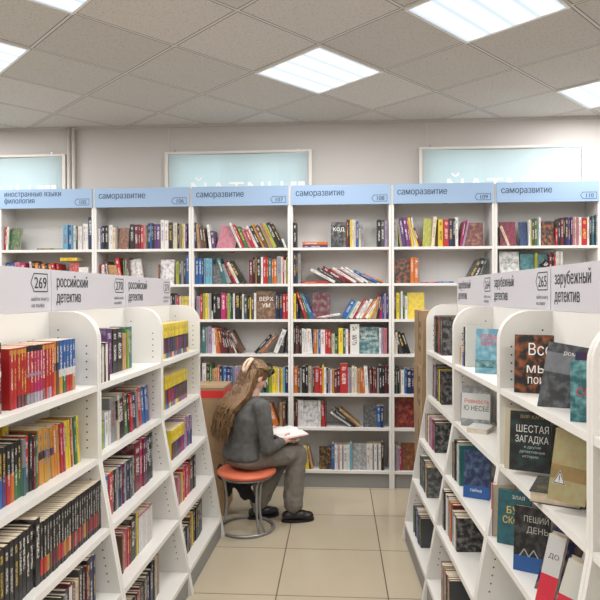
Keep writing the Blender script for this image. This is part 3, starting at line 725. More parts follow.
# middle left
lrow(1, 0, '@98 c14,158 k10,160 i22,158/W k12,164 p22,166/W m10,160', yb=.01, dep=.07)
lrow(1, 0, '@100 +70 u56,212 k46,205 k58,205 a12,174 a24,178 n18,196 l14,194 t20,208 t24,208', yb=.085, dep=.11)
lrow(1, 1, '@101 l20,118 s10,120 w20,150 w14,150 g40,202 e14,204 s20,206 r22,206 @118 k46,182,5 r10,184,6 n22,188,6 k14,188,6 r16,188,6 m12,190,6 v22,190,6 g14,190,7 r24,192,7 o10,190,7 b24,194,7 b20,194,7 v16,194,7 i12,190,7', yb=.04, us=1.68)
lrow(1, 2, '@106 b22,182 r30,184 d16,182 k14,182 g14,182 d12,182 v16,182 u12,182 m14,182 g16,182 v16,184 d14,184 k14,184 g14,184 k14,184 m50,236 z22,240 m20,240 u16,236 k28,242 k26,242 d18,236', yb=.05, us=1.42)
lrow(1, 3, '@122 c14,168 p20,170 r16,170 p10,170 r24,172 m14,168 k46,196 d14,196 y12,196 k12,190 ' + 'p18,176/W ' * 9, yb=.06)
lrow(1, 4, '@133 k22,150 d18,150 m20,155 p16,152 d14,160 c14,165 k16,165 d16,170 g14,170 m14,170 k28,176 v26,176 k22,205 d18,205 e20,208 c14,200 a16,200 g12,195', yb=.08)
# farthest left
lrow(2, 0, '@164 ' + 'y24,198/Y ' * 16, yb=.045)
lrow(2, 1, '@166 ' + 'y24,190,3/Y ' * 13 + 'y22,190/Y ', yb=.05)
lrow(2, 2, '@172 ' + 'y24,168/Y2 ' * 8 + 'i20,190 m18,190 p20,190 i20,190/Hu u22,188/Hb i22,188/Hv', yb=.05)
lrow(2, 3, '@178 p26,168 m20,170 i20,168 y12,172 r24,186 r24,186 z22,188 r26,188 r20,190 k60,205 k36,205', yb=.06)
lrow(2, 4, '@184 k46,160 d30,165 k20,168 c26,190 q14,196 y10,180 g18,190 k30,205 k28,205 k28,208 k28,208 k26,208 d22,200', yb=.07)
# farthest right
rrow(0, 0, '@433 +20 g18,228 k20,228 m18,226 k26,228 k22,230 w6,226 k24,228 r22,228 k22,226 m24,228 k22,228 d24,226 k24,228')
rrow(0, 1, '@429 +30 k20,204,-5 c16,202,-5 p14,200,-5 k18,205,-4 g14,200,-4 m14,200 k24,222 k26,222 d20,220 k24,215 y22,200 y24,200 k22,202 d20,198 k22,205')
rrow(0, 2, '@424 +30 i16,170 k18,175 a30,178 k26,182/Hc k24,184 w22,182 w24,182 p14,182 m18,180 i26,182 g20,178 z24,188/Hz k20,186 d22,186 k22,180')
rrow(0, 3, '@419 +40 k26,185 k24,186 t30,196 t18,190 k26,188 d14,186 k26,190 c12,186 a24,180 a20,180 k22,180 d22,182')
rrow(0, 4, '@412 +40 m14,168 p12,168 t14,170 c14,168 a12,166 d18,172 k18,172 n14,168 b18,184 b18,184 w10,182 g12,176 d24,178 k22,176 k24,176 d22,176')
# middle right: spine out books beside the face-out ones
rrow(1, 0, '@457 a26,92 e24,96 b28,70 k20,200 w18,202')
rrow(1, 1, '@455 i12,150 l10,150,-12 p8,140,-10')
rrow(1, 2, '@441 +40 n14,188 p10,186 d14,190 k22,205 g16,190 k30,205 w12,200 t24,200')
rrow(1, 3, '@437 +20 k36,198/O k12,195 @446 w14,200 k22,200/W d16,196 w14,196 c18,190 o26,190 m20,188 g30,165 d36,160/W k28,160')
rrow(1, 4, '@440 +20 k16,190 o22,188/O g20,190 a16,190 d20,188 o20,190 k26,190 g18,190 o20,188 d20,190')

# face-out books on the right: columns measured in the photo, standing on their shelves turned to the aisle end
def stand(px0, px1, r, s, key, w, h, t, yaw, label_row, ink=None, titles=None, bands_=None, tilt=8, roll=0, zoff=0, yl=None, art=True, label=None):
    """s: place along the right case; yl: depth into the shelf"""
    z = GZ[r] + .001 + zoff
    q = (qf(GZ[r]) + .06) if yl is None else yl
    if px0: s = solve_s(FR, px0, q, z, 0, 2.4)
    cv, pg = face_book(w, h, t, key, ink, art, bands_)
    L = Matrix.Translation((s, q, z)) @ Matrix.Rotation(rad(yaw), 4, 'Z') @ Matrix.Rotation(-rad(tilt), 4, 'X') @ Matrix.Rotation(rad(roll), 4, 'Y')
    tl = []
    for (ln, sz, x, zz, col) in titles or []:
        sq = min(1., (w - x - .004) / max(.001, text_w(ln, sz))); tl.append((ln, sz, x, zz, col, sq))
    add_book('F', key, cv, pg, FR @ L, (ORD[r + 1] + ' shelf down', RN[label_row]), 'face-out', titles=tl, near=True, extra=label)
W_ = (.78, .77, .74); Y_ = (.72, .5, .08); R_ = (.62, .03, .06)
EXEC_STAND = [
 # near unit, first shelf
 dict(a=(514, 0, 0, 1.665, 'k', .135, .215, .025, 66, 2), k=dict(ink=PAL['o'][1], titles=[('Все', .062, .045, .14, W_), ('мы', .05, .04, .075, W_), ('поим', .045, .045, .035, W_)] , yl=.02, label='black book patterned with orange leaves, large white script title, face-out on its shelf')),
 dict(a=(537, 0, 0, 1.88, 'd', .125, .215, .03, 66, 2), k=dict(ink=(.22, .24, .27), roll=9, titles=[('роман', .02, .05, .18, W_)], yl=.005, bands_=[(.55, .85, (.16, .17, .19), 1.)], label='dark grey book with small tan title plate and a red flower, tilted face-out')),
 dict(a=(574, 0, 0, 1.955, 'v', .11, .19, .02, 60, 2), k=dict(yl=.06, label='navy book standing behind the tilted dark grey one', ink=PAL['m'][1])),
 dict(a=(570, 0, 0, 2.06, 't', .12, .175, .02, 66, 2), k=dict(ink=(.3, .6, .62), titles=[('СКА', .03, .015, .075, R_)], yl=.015, label='turquoise book face-out beside the upright at the right picture edge')),
 # second shelf
 dict(a=(504, 0, 1, 1.655, 'e', .152, .228, .045, 64, 2), k=dict(yl=.0, art=False, tilt=10, label='thick cream-edged slipcase holding the dark teal Sixth Riddle book')),
 dict(a=(509, 0, 1, 1.68, 'k', .138, .215, .012, 64, 2), k=dict(ink=(.02, .07, .07), yl=-.004, tilt=10, zoff=.016, titles=[('ВИР КАПУР', .017, .035, .19, (.4, .3, .15)), ('ШЕСТАЯ', .036, .02, .14, W_), ('ЗАГАДКА', .034, .018, .103, W_), ('и другие', .014, .05, .083, (.4, .5, .5)), ('детективные', .014, .035, .066, (.4, .5, .5)), ('истории', .014, .045, .049, (.4, .5, .5))], label='dark teal book titled Sixth Riddle in white capitals, face-out')),
 dict(a=(560, 0, 1, 1.93, 'k', .13, .205, .02, 64, 2), k=dict(yl=.05, titles=[('Робе', .034, .03, .155, W_)], art=False, label='black book with a white title, behind the olive gold one')),
 dict(a=(547, 0, 1, 1.90, 'x', .105, .215, .022, 62, 2), k=dict(ink=PAL['a'][1], yl=-.01, roll=6, zoff=.040, bands_=[(.3, .5, (.28, .2, .08), 1.)], label='olive gold book with an animal face, tilted upright on a flat book')),
 # third shelf
 dict(a=(491, 0, 2, 1.60, 'p', .02, .205, .09, 0, 2), k=dict(art=False, bands_=[(.05, .35, PAL['b'][1], 0)], yl=-.03, tilt=0, label='slim pink book with a blue strip standing next to a dark blue cover')),
 dict(a=(497, 0, 2, 1.655, 't', .12, .2, .025, 62, 2), k=dict(ink=(.02, .05, .09), yl=-.03, titles=[('ЗЛАЯ', .018, .05, .17, W_), ('БУРЯ', .036, .03, .115, Y_), ('СКОРО', .036, .018, .078, Y_)], label='dark blue book with large yellow capitals, face-out')),
 dict(a=(513, 0, 2, 1.79, 'k', .115, .215, .025, 62, 2), k=dict(ink=(.1, .1, .1), yl=-.04, bands_=[(0, .24, PAL['b'][1], 0)], titles=[('ПЕШИЙ', .028, .03, .165, (.45, .45, .4)), ('ДЕНЬ', .028, .04, .13, (.45, .45, .4))], label='black book with a wide blue band along its bottom, face-out')),
 dict(a=(534, 0, 2, 1.89, 'v', .10, .225, .02, 55, 2), k=dict(ink=PAL['a'][1], yl=-.015, roll=14, label='dark navy book leaning behind the black and blue one')),
 dict(a=(534, 0, 2, 1.965, 'w', .05, .22, .05, 58, 2), k=dict(art=False, bands_=[(0, .45, R_, 0)], yl=-.05, roll=10, titles=[('ДО', .02, .01, .15, (.05, .05, .05))], label='slim white book with red lower half, leaning, nearer the white upright')),
 dict(a=(548, 0, 2, 1.93, 'w', .06, .205, .05, 58, 2), k=dict(art=False, bands_=[(0, .5, R_, 0)], yl=-.055, roll=14, label='slim white book with red lower half, leaning, nearer the navy book')),
 # middle unit
 dict(a=(475, 0, 0, 1.24, 's', .135, .205, .025, 64, 1), k=dict(ink=(.40, .56, .56), yl=.02, titles=[('СЕДЬМАЯ', .034, .02, .155, R_), ('ЧИТА', .03, .02, .125, R_)], bands_=[(0, .12, PAL['s'][1], 1.), (.12, .3, PAL['t'][1], 1.)], label='pale turquoise book with red capitals, face-out and half hidden by the upright')),
 dict(a=(461, 0, 1, .96, 'w', .14, .205, .025, 64, 1), k=dict(ink=(.55, .57, .58), yl=.012, titles=[('Ревность', .03, .012, .115, R_), ('Ю НЕСБЁ', .034, .01, .078, (.03, .03, .03))], bands_=[(.8, 1., (.2, .2, .2), 1.), (0, .18, PAL['g'][1], 1.)], label='white and grey book with a red title over black capitals, face-out')),
 dict(a=(463, 0, 2, 1.10, 'v', .12, .215, .025, 64, 1), k=dict(ink=(.12, .2, .28), yl=-.035, bands_=[(0, .26, PAL['b'][1], 0)], titles=[('тайна', .02, .03, .03, W_)], label='dark slate book with bright blue band at its foot, face-out')),
]
for st in EXEC_STAND: stand(*st['a'], **st['k'])
SIGNM = (.7, .7, .7)
# flat books on the right cases
def flat(r, px0, yl, w, d, t, key, yaw, u, label):
    s = solve_s(FR, px0, yl, GZ[r], 0, 2.4)
    cv, pg = spine_book(t, w, d, key, hard=True)
    L = Matrix.Translation((s, yl, GZ[r] + .001)) @ Matrix.Rotation(rad(yaw), 4, 'Z') @ Matrix.Translation((0, d, 0)) @ Matrix.Rotation(PI, 4, 'Z') @ Matrix.Rotation(-PI / 2, 4, 'Y')
    add_book('L', key, cv, pg, FR @ L, (ORD[r + 1] + ' shelf down', RN[u]), 'flat-lying', near=True, extra=label)
flat(1, 529, -.035, .15, .19, .036, 'd', 62, 2, 'dark grey-green book lying flat at the shelf edge under the olive gold book')
flat(1, 466, -.0, .10, .13, .022, 'w', 60, 1, 'white book lying flat in front of the red-titled face-out book')

# ------------------------------------------------------------------ build the books
def bookarea(b):
    pts = [proj(b['M'] @ v) for v in b['cv'].v]
    pts = [p for p in pts if p]
    if not pts: return 0
    xs = [min(600, max(0, p[0])) for p in pts]; ys = [min(600, max(0, p[1])) for p in pts]
    return (max(xs) - min(xs)) * (max(ys) - min(ys))
for b in BOOKS: b['area'] = bookarea(b)
BOOKS = [b for b in BOOKS if b['area'] > 0]
cnt = {}
for b in BOOKS:
    k = (b['row'], b['state'], b['key']); cnt[k] = cnt.get(k, 0) + 1; b['ord'] = cnt[k]
for b in BOOKS:
    k = (b['row'], b['state'], b['key']); cn = PAL[b['key']][0]
    o = 'only' if cnt[k] == 1 else ordw(b['ord'])
    b['label'] = b['extra'] or '%s %s %s book from the left, %s, %s' % (o, b['state'], cn, b['row'][0], b['row'][1].replace('right aisle bookcase cut by picture edge', 'last right bookcase'))
back = lambda b: 'back row' in b['row'][0]
order = sorted(BOOKS, key=lambda b: -(b['area'] * (.3 if back(b) else 1) * (3 if b['extra'] else 1)))
N = 300
indiv = order[:N]; rest = order[N:]
def ink_mat(col):
    return mat('print_%02x%02x%02x' % tuple(int(c * 255) for c in col), col, .5)
def titles_mb(b):
    out = []
    for t in b['titles'] or []:
        ln, sz, x, z, col = t[:5]; sq = t[5] if len(t) > 5 else 1.
        mm = MB(); mm.add(text_mb(ln, sz, squash=sq), Matrix.Translation((x, -.0008, z))); out.append((mm, col))
    return out
for b in indiv:
    simple = not b['near'] and not b['titles']
    if simple:
        mm = MB(); mm.add(b['cv'], Matrix()); k = len(mm.a); mm.add(b['pg'], Matrix())
        mm.a = mm.a[:k] + [(1, None, None, None)] * (len(mm.a) - k)
        o = mm.obj('book', [M_BOOK, M_PAGE], attrs=True, M=b['M'])
    else:
        o = b['cv'].obj('book', [M_BOOK], attrs=True, M=b['M'])
        p = b['pg'].obj('pages', [M_PAGE], o)
        groups = {}
        for mm, col in titles_mb(b): groups.setdefault(col, MB()).add(mm, Matrix())
        for col, mm in groups.items(): mm.obj('cover_title', ink_mat(col), o)
        if 'olive gold' in (b['extra'] or ''):
            tm = MB(); tr = [(.008, .05), (.046, .05), (.027, .092)]; cx, cz = .027, .064
            tm.quad([(x, -.0010, z) for x, z in tr])
            wt = tm.obj('warning_triangle', ink_mat((.7, .7, .7)), o)
            tm = MB()
            for k_ in range(3):
                a_, b_ = tr[k_], tr[(k_ + 1) % 3]; f_ = lambda p, t: (cx + (p[0] - cx) * t, -.0014, cz + (p[1] - cz) * t)
                tm.quad([f_(a_, .9), f_(b_, .9), f_(b_, .72), f_(a_, .72)])
            tm.quad([(.0258, -.0014, .062), (.0282, -.0014, .062), (.0282, -.0014, .076), (.0258, -.0014, .076)]); tm.quad([(.0258, -.0014, .057), (.0282, -.0014, .057), (.0282, -.0014, .060), (.0258, -.0014, .060)])
            tm.obj('triangle_print', ink_mat((.02, .02, .02)), wt)
        if 'wide blue band' in (b['extra'] or ''):
            tm = MB(); zz_ = [(.02, .05), (.035, .075), (.05, .05), (.065, .075), (.08, .05)]
            for (x_, z_), (x2_, z2_) in zip(zz_, zz_[1:]): tm.quad([(x_ - .002, -.001, z_), (x_ + .002, -.001, z_), (x2_ + .002, -.001, z2_), (x2_ - .002, -.001, z2_)])
            tm.obj('zigzag_print', ink_mat((.4, .4, .4)), o)
    tag(o, b['label'], 'book', 'books in the ' + b['row'][1])
mm = MB()
for b in rest:
    mm.add(b['cv'], b['M']); k = len(mm.a); mm.add(b['pg'], b['M']); mm.a = mm.a[:k] + [(1, None, None, None)] * (len(mm.a) - k)
    for t, col in titles_mb(b):
        k = len(mm.a); mm.add(t, b['M']); mm.a = mm.a[:k] + [(0, col, None, None)] * (len(mm.a) - k)
tag(mm.obj('small_books', [M_BOOK, M_PAGE], attrs=True), 'remaining small distant books and book rows on all the white shelves', 'books', kind='stuff')
print('BOOKS', len(BOOKS), 'individual', len(indiv), 'smallest', indiv[-1]['area'])

# ------------------------------------------------------------------ boxes
def carton(x0, x1, y0, y1, z0, z1, label, strip=None, marks=0):
    e = empty('cardboard_box', Matrix.Translation(((x0 + x1) / 2, (y0 + y1) / 2, z0)), label, 'box', 'cardboard boxes')
    w, d, h = (x1 - x0) / 2, (y1 - y0) / 2, z1 - z0
    m = MB(); m.box(-w, w, -d, d, 0, h - .004); bevel(m.obj('box_body', M_CARD, e), .004)
    for s in (-1, 1):
        m = MB(); m.box(min(s * .002, s * w), max(s * .002, s * w), -d, d, h - .0035, h); m.obj('top_flap', M_CARD, e)
    m = MB(); m.box(-w - .0005, w + .0005, -.03, .03, h, h + .0006); m.obj('packing_tape', mat('tape', (.5, .4, .25), .25), e)
    if strip:
        m = MB(); m.box(-w - .001, w + .001, -d - .001, d + .001, h - .075, h - .02); m.obj('printed_strip', M_RED, e)
    m = MB()
    for i in range(marks):
        z = h * (.25 + .22 * i); m.box(-w - .0012, -w - .0006, -d * .5, -d * .5 + .05, z, z + .04); m.box(-w - .0012, -w - .0006, -d * .1, -d * .1 + .02, z + .01, z + .10)
    if marks: m.obj('box_print', mat('print_brown', (.07, .05, .04), .8), e)
    return e
carton(-1.18, -.835, 4.345, 4.70, 0, .46, 'brown cardboard box on the floor behind the seated woman, lower of two')
carton(-1.175, -.838, 4.35, 4.69, .462, .94, 'cardboard box with red printed strip, upper of two behind the seated woman', strip=True)
zz = 0
for i, (h, l) in enumerate(((.38, 'brown cardboard box on the floor past the right aisle bookcases, bottom of the stack'), (.38, 'cardboard box second from the floor in the stack past the right aisle bookcases'), (.37, 'cardboard box just below the topmost in the stack past the right aisle bookcases'), (.375, 'topmost printed cardboard box in the stack past the right aisle bookcases'))):
    carton(.56 + .006 * (i % 2), .93, 4.05, 4.48, zz, zz + h, l, marks=3); zz += h + .0015
m = MB(); m.box(.5585 - .012, .5585, 4.10, 4.28, 1.00, 1.22)
# ------------------------------------------------------------------ stool
SX, SY, SH = -.635, 4.13, .42
e = empty('stool', Matrix.Translation((SX, SY, 0)), 'round stool with coral vinyl seat and grey tubular frame under the seated woman', 'stool')
m = MB(); m.lathe([(.05, .382), (.175, .382), (.197, .386), (.204, .395), (.204, .403), (.198, .411), (.18, .417), (.05, .421)], 48); m.obj('seat', M_CORAL, e)
m = MB(); m.tube([(.172 * math.cos(t), .172 * math.sin(t), .372) for t in [2 * PI * i / 40 for i in range(40)]], .009, 8, closed=True); m.obj('seat_ring', M_STEEL, e)
m = MB(); m.tube([(.185 * math.cos(t), .185 * math.sin(t), .0115) for t in [2 * PI * i / 48 for i in range(48)]], .011, 8, closed=True); m.obj('base_ring', M_STEEL, e)
for k in range(3):
    a = rad(-48 + 120 * k); c, s = math.cos(a), math.sin(a)
    m = MB(); off = .016
    for sg in (-1, 1):
        px, py = -s * off * sg, c * off * sg
        m.tube([(.172 * c + px, .172 * s + py, .372), (.150 * c + px, .150 * s + py, .33), (.135 * c + px * .8, .135 * s + py * .8, .2), (.15 * c + px, .15 * s + py, .07), (.185 * c + px * 1.4, .185 * s + py * 1.4, .012)], .0085, 8)
    m.obj('leg', M_STEEL, e)

# ------------------------------------------------------------------ person
FA = rad(38); fv = Vector((math.cos(FA), math.sin(FA), 0)); rv = Vector((math.sin(FA), -math.cos(FA), 0)); HX = Vector((-.655, 4.14, 0))
def P(f, r, z): return HX + fv * f + rv * r + Vector((0, 0, z))
BR = Matrix((fv, rv, Vector((0, 0, 1)))).transposed()      # columns forward, right, up (left handed basis is fine for ellipsoids)
def ell(c, rx, ry, rz, rot=None, n=2):
    bm = bmesh.new(); bmesh.ops.create_icosphere(bm, subdivisions=n, radius=1)
    B = BR if rot is None else rot
    pts = [Vector(c) + B @ Vector((v.co.x * rx, v.co.y * ry, v.co.z * rz)) for v in bm.verts]; bm.free(); return pts
def hull_into(bm, pts):
    b2 = bmesh.new()
    for p in pts: b2.verts.new(p)
    r = bmesh.ops.convex_hull(b2, input=b2.verts)
    junk = [g for g in r['geom_interior'] if isinstance(g, bmesh.types.BMVert)]
    bmesh.ops.delete(b2, geom=junk, context='VERTS')
    bmesh.ops.recalc_face_normals(b2, faces=b2.faces)
    me = bpy.data.meshes.new('h'); b2.to_mesh(me); b2.free(); bm.from_mesh(me); bpy.data.meshes.remove(me)
def cap(bm, a, ra, b, rb): hull_into(bm, ell(a, ra, ra, ra) + ell(b, rb, rb, rb))
def finish(bm, name, m, parent, voxel=.008, smooth=6, disp=None):
    me = bpy.data.meshes.new(name); bm.to_mesh(me); bm.free()
    o = bpy.data.objects.new(name, me); C.objects.link(o)
    r = o.modifiers.new('r', 'REMESH'); r.mode = 'VOXEL'; r.voxel_size = voxel; r.use_smooth_shade = True
    s = o.modifiers.new('s', 'SMOOTH'); s.factor = .5; s.iterations = smooth
    if disp:
        tx = bpy.data.textures.new(name, 'CLOUDS'); tx.noise_scale = disp[0]
        d = o.modifiers.new('d', 'DISPLACE'); d.texture = tx; d.strength = disp[1]; d.mid_level = .5; d.texture_coords = 'GLOBAL'
    bpy.context.view_layer.update()
    m2 = bpy.data.meshes.new_from_object(o.evaluated_get(bpy.context.evaluated_depsgraph_get()))
    o.modifiers.clear(); o.data = m2; m2.name = name; bpy.data.meshes.remove(me)
    m2.materials.clear(); m2.materials.append(m)
    m2.polygons.foreach_set('use_smooth', [True] * len(m2.polygons))
    if parent: o.parent = parent
    return o
# key joints
HIP = {1: P(0, .09, .50), -1: P(0, -.09, .50)}
KNEE = {1: P(.395, .075, .475), -1: P(.40, -.10, .48)}
ANK = {1: P(.345, .10, .085), -1: P(.18, -.10, .085)}
SHO = {1: P(.045, .165, .855), -1: P(.045, -.165, .855)}
ELB = {1: P(.06, .215, .585), -1: P(.10, -.215, .60)}
WRI = {1: P(.235, .15, .60), -1: P(.25, -.17, .61)}
HP = Matrix.Rotation(rad(34), 3, rv)      # pitches the face down (checked below)
if (HP @ fv).z > 0: HP = Matrix.Rotation(rad(-34), 3, rv)
HY = Matrix.Rotation(rad(0), 3, 'Z')
HM = HY @ HP
HB = HM @ BR
HC = P(.095, 0, 1.045)
def Hd(f, r, u): return HC + HB @ Vector((f, r, u))
bm = bmesh.new()
hull_into(bm, ell(P(0, 0, .515), .09, .13, .06) + ell(P(0, 0, .62), .085, .125, .06))
hull_into(bm, ell(P(0, 0, .62), .085, .125, .06) + ell(P(.03, 0, .78), .095, .15, .08))
hull_into(bm, ell(P(.03, 0, .78), .095, .15, .08) + ell(P(.045, 0, .86), .06, .155, .04))
cap(bm, P(.045, 0, .87), .06, P(.075, 0, .96), .05)
for s in (1, -1):
    cap(bm, SHO[s], .05, ELB[s], .038); cap(bm, ELB[s], .038, WRI[s], .026)
    cap(bm, HIP[s], .06, KNEE[s], .05); cap(bm, KNEE[s], .056, ANK[s], .04); cap(bm, ANK[s], .034, ANK[s] + fv * .07 - Vector((0, 0, .045)), .022)
    # hand: palm and five curled fingers round the book's edge
    w = WRI[s]; inw = -rv * s; palm = w + fv * .055 + inw * .035 + Vector((0, 0, -.004))
    hull_into(bm, ell(w, .024, .024, .018) + ell(palm, .034, .036, .014))
    for j in range(4):
        base = palm + fv * (.032 - .004 * abs(j - 1)) + inw * (.03 - .02 * j) ; L = (.034, .040, .037, .028)[j]
        k1 = base + fv * L * .8 + inw * .01 + Vector((0, 0, -.008)); k2 = k1 + fv * L * .35 + inw * .012 + Vector((0, 0, .016)); 
        cap(bm, base, .0095, k1, .0085); cap(bm, k1, .0085, k2, .0075)
    t0 = w + fv * .02 + inw * .02; t1 = t0 + inw * .03 + fv * .03 + Vector((0, 0, .028)); t2 = t1 + fv * .028 + Vector((0, 0, .006))
    cap(bm, t0, .012, t1, .010); cap(bm, t1, .010, t2, .0085)
# head
hull_into(bm, ell(Hd(-.01, 0, .02), .092, .073, .085, HB, 3))
hull_into(bm, ell(Hd(.01, 0, -.02), .078, .064, .075, HB, 3) + ell(Hd(.052, 0, -.088), .022, .026, .018, HB))
hull_into(bm, ell(Hd(.086, 0, .012), .006, .006, .012, HB) + ell(Hd(.108, 0, -.022), .009, .012, .008, HB) + ell(Hd(.08, 0, -.028), .008, .014, .006, HB))
hull_into(bm, ell(Hd(.082, 0, -.052), .010, .024, .006, HB)); hull_into(bm, ell(Hd(.080, 0, -.064), .009, .020, .006, HB))
hull_into(bm, ell(Hd(.068, 0, .034), .016, .05, .008, HB))
for s in (1, -1): hull_into(bm, ell(Hd(-.002, .074 * s, -.008), .018, .008, .031, HB)); hull_into(bm, ell(Hd(.055, .036 * s, -.02), .02, .02, .018, HB))
body = finish(bm, 'person', M_SKIN, None, .0055, 4)
tag(body, 'woman in grey sweater and trousers seated on a coral stool, reading, long fair hair', 'person')
ew = mat('eye_white', (.75, .72, .7), .3)
for s in (1, -1):
    bm = bmesh.new(); hull_into(bm, ell(Hd(.073, .031 * s, .01), .011, .012, .009, HB)); finish(bm, 'eye', ew, body, .0025, 1)
    bm = bmesh.new(); hull_into(bm, ell(Hd(.083, .031 * s, .009), .0022, .005, .005, HB)); finish(bm, 'pupil', M_BAND, body, .0012, 0)
# sweater
bm = bmesh.new()
hull_into(bm, ell(P(-.012, 0, .515), .138, .192, .06) + ell(P(-.005, 0, .62), .118, .16, .06))
hull_into(bm, ell(P(-.005, 0, .62), .118, .16, .06) + ell(P(.012, 0, .78), .132, .182, .075))
hull_into(bm, ell(P(.012, 0, .78), .132, .182, .075) + ell(P(.035, 0, .868), .085, .165, .045))
hull_into(bm, ell(P(.045, 0, .865), .075, .155, .045) + ell(P(.06, 0, .905), .055, .06, .03))
for s in (1, -1):
    cap(bm, SHO[s], .067, SHO[s] * .5 + ELB[s] * .5 + rv * s * .008, .056); cap(bm, SHO[s] * .5 + ELB[s] * .5 + rv * s * .008, .056, ELB[s], .05)
    cap(bm, ELB[s], .05, ELB[s] * .2 + WRI[s] * .8, .037)
swt = finish(bm, 'sweater', M_SWEAT, body, .008, 4, (.07, .014)); swt['label'] = 'grey knitted sweater'
# trousers
bm = bmesh.new()
hull_into(bm, ell(P(-.01, 0, .485), .125, .178, .062) + ell(P(.03, 0, .53), .11, .16, .04))
for s in (1, -1):
    cap(bm, HIP[s] + Vector((0, 0, .005)), .088, KNEE[s], .075)
    mid = KNEE[s] * .5 + ANK[s] * .5 - fv * .012
    cap(bm, KNEE[s], .075, mid, .074)
    cap(bm, mid, .074, ANK[s] + Vector((0, 0, .045)), .071)
trs = finish(bm, 'trousers', M_PANTS, body, .008, 4, (.055, .022)); trs['label'] = 'loose grey-beige trousers'
# pocket flap on the thigh
m = MB()
# shoes
for s in (1, -1):
    a = ANK[s]; d = fv if s == 1 else (fv * .9 + rv * .2).normalized()
    d = (d + Vector((.25, -.35, 0))).normalized() if s == 1 else d
    sd = Vector((d.y, -d.x, 0)); RB = Matrix((d, sd, Vector((0, 0, 1)))).transposed(); z0 = Vector((a.x, a.y, 0))
    bm = bmesh.new()
    hull_into(bm, ell(z0 - d * .045 + Vector((0, 0, .045)), .04, .036, .036, RB) + ell(z0 + d * .05 + Vector((0, 0, .045)), .06, .042, .036, RB))
    hull_into(bm, ell(z0 + d * .04 + Vector((0, 0, .04)), .06, .042, .032, RB) + ell(z0 + d * .108 + Vector((0, 0, .036)), .04, .045, .028, RB))
    hull_into(bm, ell(a - Vector((0, 0, .01)), .04, .036, .02, RB) + ell(z0 + Vector((0, 0, .05)), .05, .038, .03, RB))
    sh = finish(bm, 'shoe', M_SHOE, body, .006, 3)
    mm = MB(); prof = []
    for i in range(20):
        t = 2 * PI * i / 20; q = z0 + d * (.032 + .120 * math.cos(t)) + sd * (.045 * math.sin(t) * (1 + .12 * math.cos(t))); prof.append((q.x, q.y))
    mm.prism(prof, 'z', .001, .02); mm.obj('sole', M_BAND, sh)
# hair
bm = bmesh.new()
hull_into(bm, ell(Hd(-.022, 0, .030), .100, .086, .092, HB, 3))
hull_into(bm, ell(Hd(-.05, 0, -.03), .07, .080, .07, HB) + ell(P(-.03, 0, .94), .055, .082, .04))
hull_into(bm, ell(P(-.04, 0, .96), .05, .085, .04) + ell(P(-.12, -.0, .84), .032, .105, .05))
hull_into(bm, ell(P(-.12, -.0, .84), .032, .105, .05) + ell(P(-.15, -.02, .70), .022, .085, .06))
hull_into(bm, ell(Hd(-.035, .045, -.045), .04, .034, .04, HB) + ell(P(-.01, .06, .925), .04, .03, .03)); hull_into(bm, ell(P(-.01, .06, .925), .04, .03, .03) + ell(P(-.10, .05, .84), .025, .04, .03))
hair = finish(bm, 'hair', M_HAIR, body, .008, 3, (.03, .012)); hair['label'] = 'long fair brown hair'
m = MB()
for i in range(230):
    a = R.uniform(-1, 1); b = R.uniform(0, 1)
    st = Hd(-.05 - .05 * b, .075 * a, .09 - .09 * b)
    p1 = P(-.06 - .02 * R.random() + .05 * abs(a), .10 * a + R.uniform(-.008, .008), .985 - .03 * b)
    p2 = P(-.15 - .018 * R.random() + .03 * abs(a), .115 * a - .005 + R.uniform(-.01, .01), .86)
    p3 = P(-.17 - .03 * R.random() + .03 * abs(a), .115 * a - .02 + R.uniform(-.012, .012), .75)
    p4 = P(-.165 - .04 * R.random(), .10 * a - .035 + R.uniform(-.02, .02), R.uniform(.62, .72))
    ctrl = [st, p1, p2, p3, p4]; pts = []
    for j in range(4):
        c0 = ctrl[max(0, j - 1)]; c1 = ctrl[j]; c2_ = ctrl[j + 1]; c3_ = ctrl[min(4, j + 2)]
        for t in (0, .33, .66):
            pts.append(.5 * ((2 * c1) + (c2_ - c0) * t + (2 * c0 - 5 * c1 + 4 * c2_ - c3_) * t * t + (3 * c1 - c0 - 3 * c2_ + c3_) * t ** 3) + Vector((R.uniform(-1, 1), R.uniform(-1, 1), 0)) * .003)
    pts.append(p4); r0 = R.uniform(.004, .0075)
    m.tube(pts, [r0 * (.5 if i_ == 0 else 1) * (1 - .85 * (i_ / (len(pts) - 1)) ** 3) for i_ in range(len(pts))], 5)
# strands combed back over the scalp to the clip
for i in range(90):
    a = rad(R.uniform(-88, 88)); el = R.uniform(0, 1)
    n = 7; pts = []
    for j in range(n):
        t = j / (n - 1); ph = rad(62 - 125 * t)       # from forehead round to the back
        f = math.sin(ph); u = math.cos(ph)
        rr = 1.015
        pts.append(Hd(-.022 + .100 * rr * f * math.cos(a * (1 - .35 * t)), .086 * rr * math.sin(a * (1 - .3 * t)), .03 + .092 * rr * u * math.cos(a * .75) - .012 * t))
    m.tube(pts, [.0042 * (.5 + .5 * math.sin(PI * j / (n - 1))) for j in range(n)], 5)
m.obj('hair_strands', mat('hair_strand', (.21, .12, .055), .38, noise=(40, .45, (4, 4, .3))), hair)
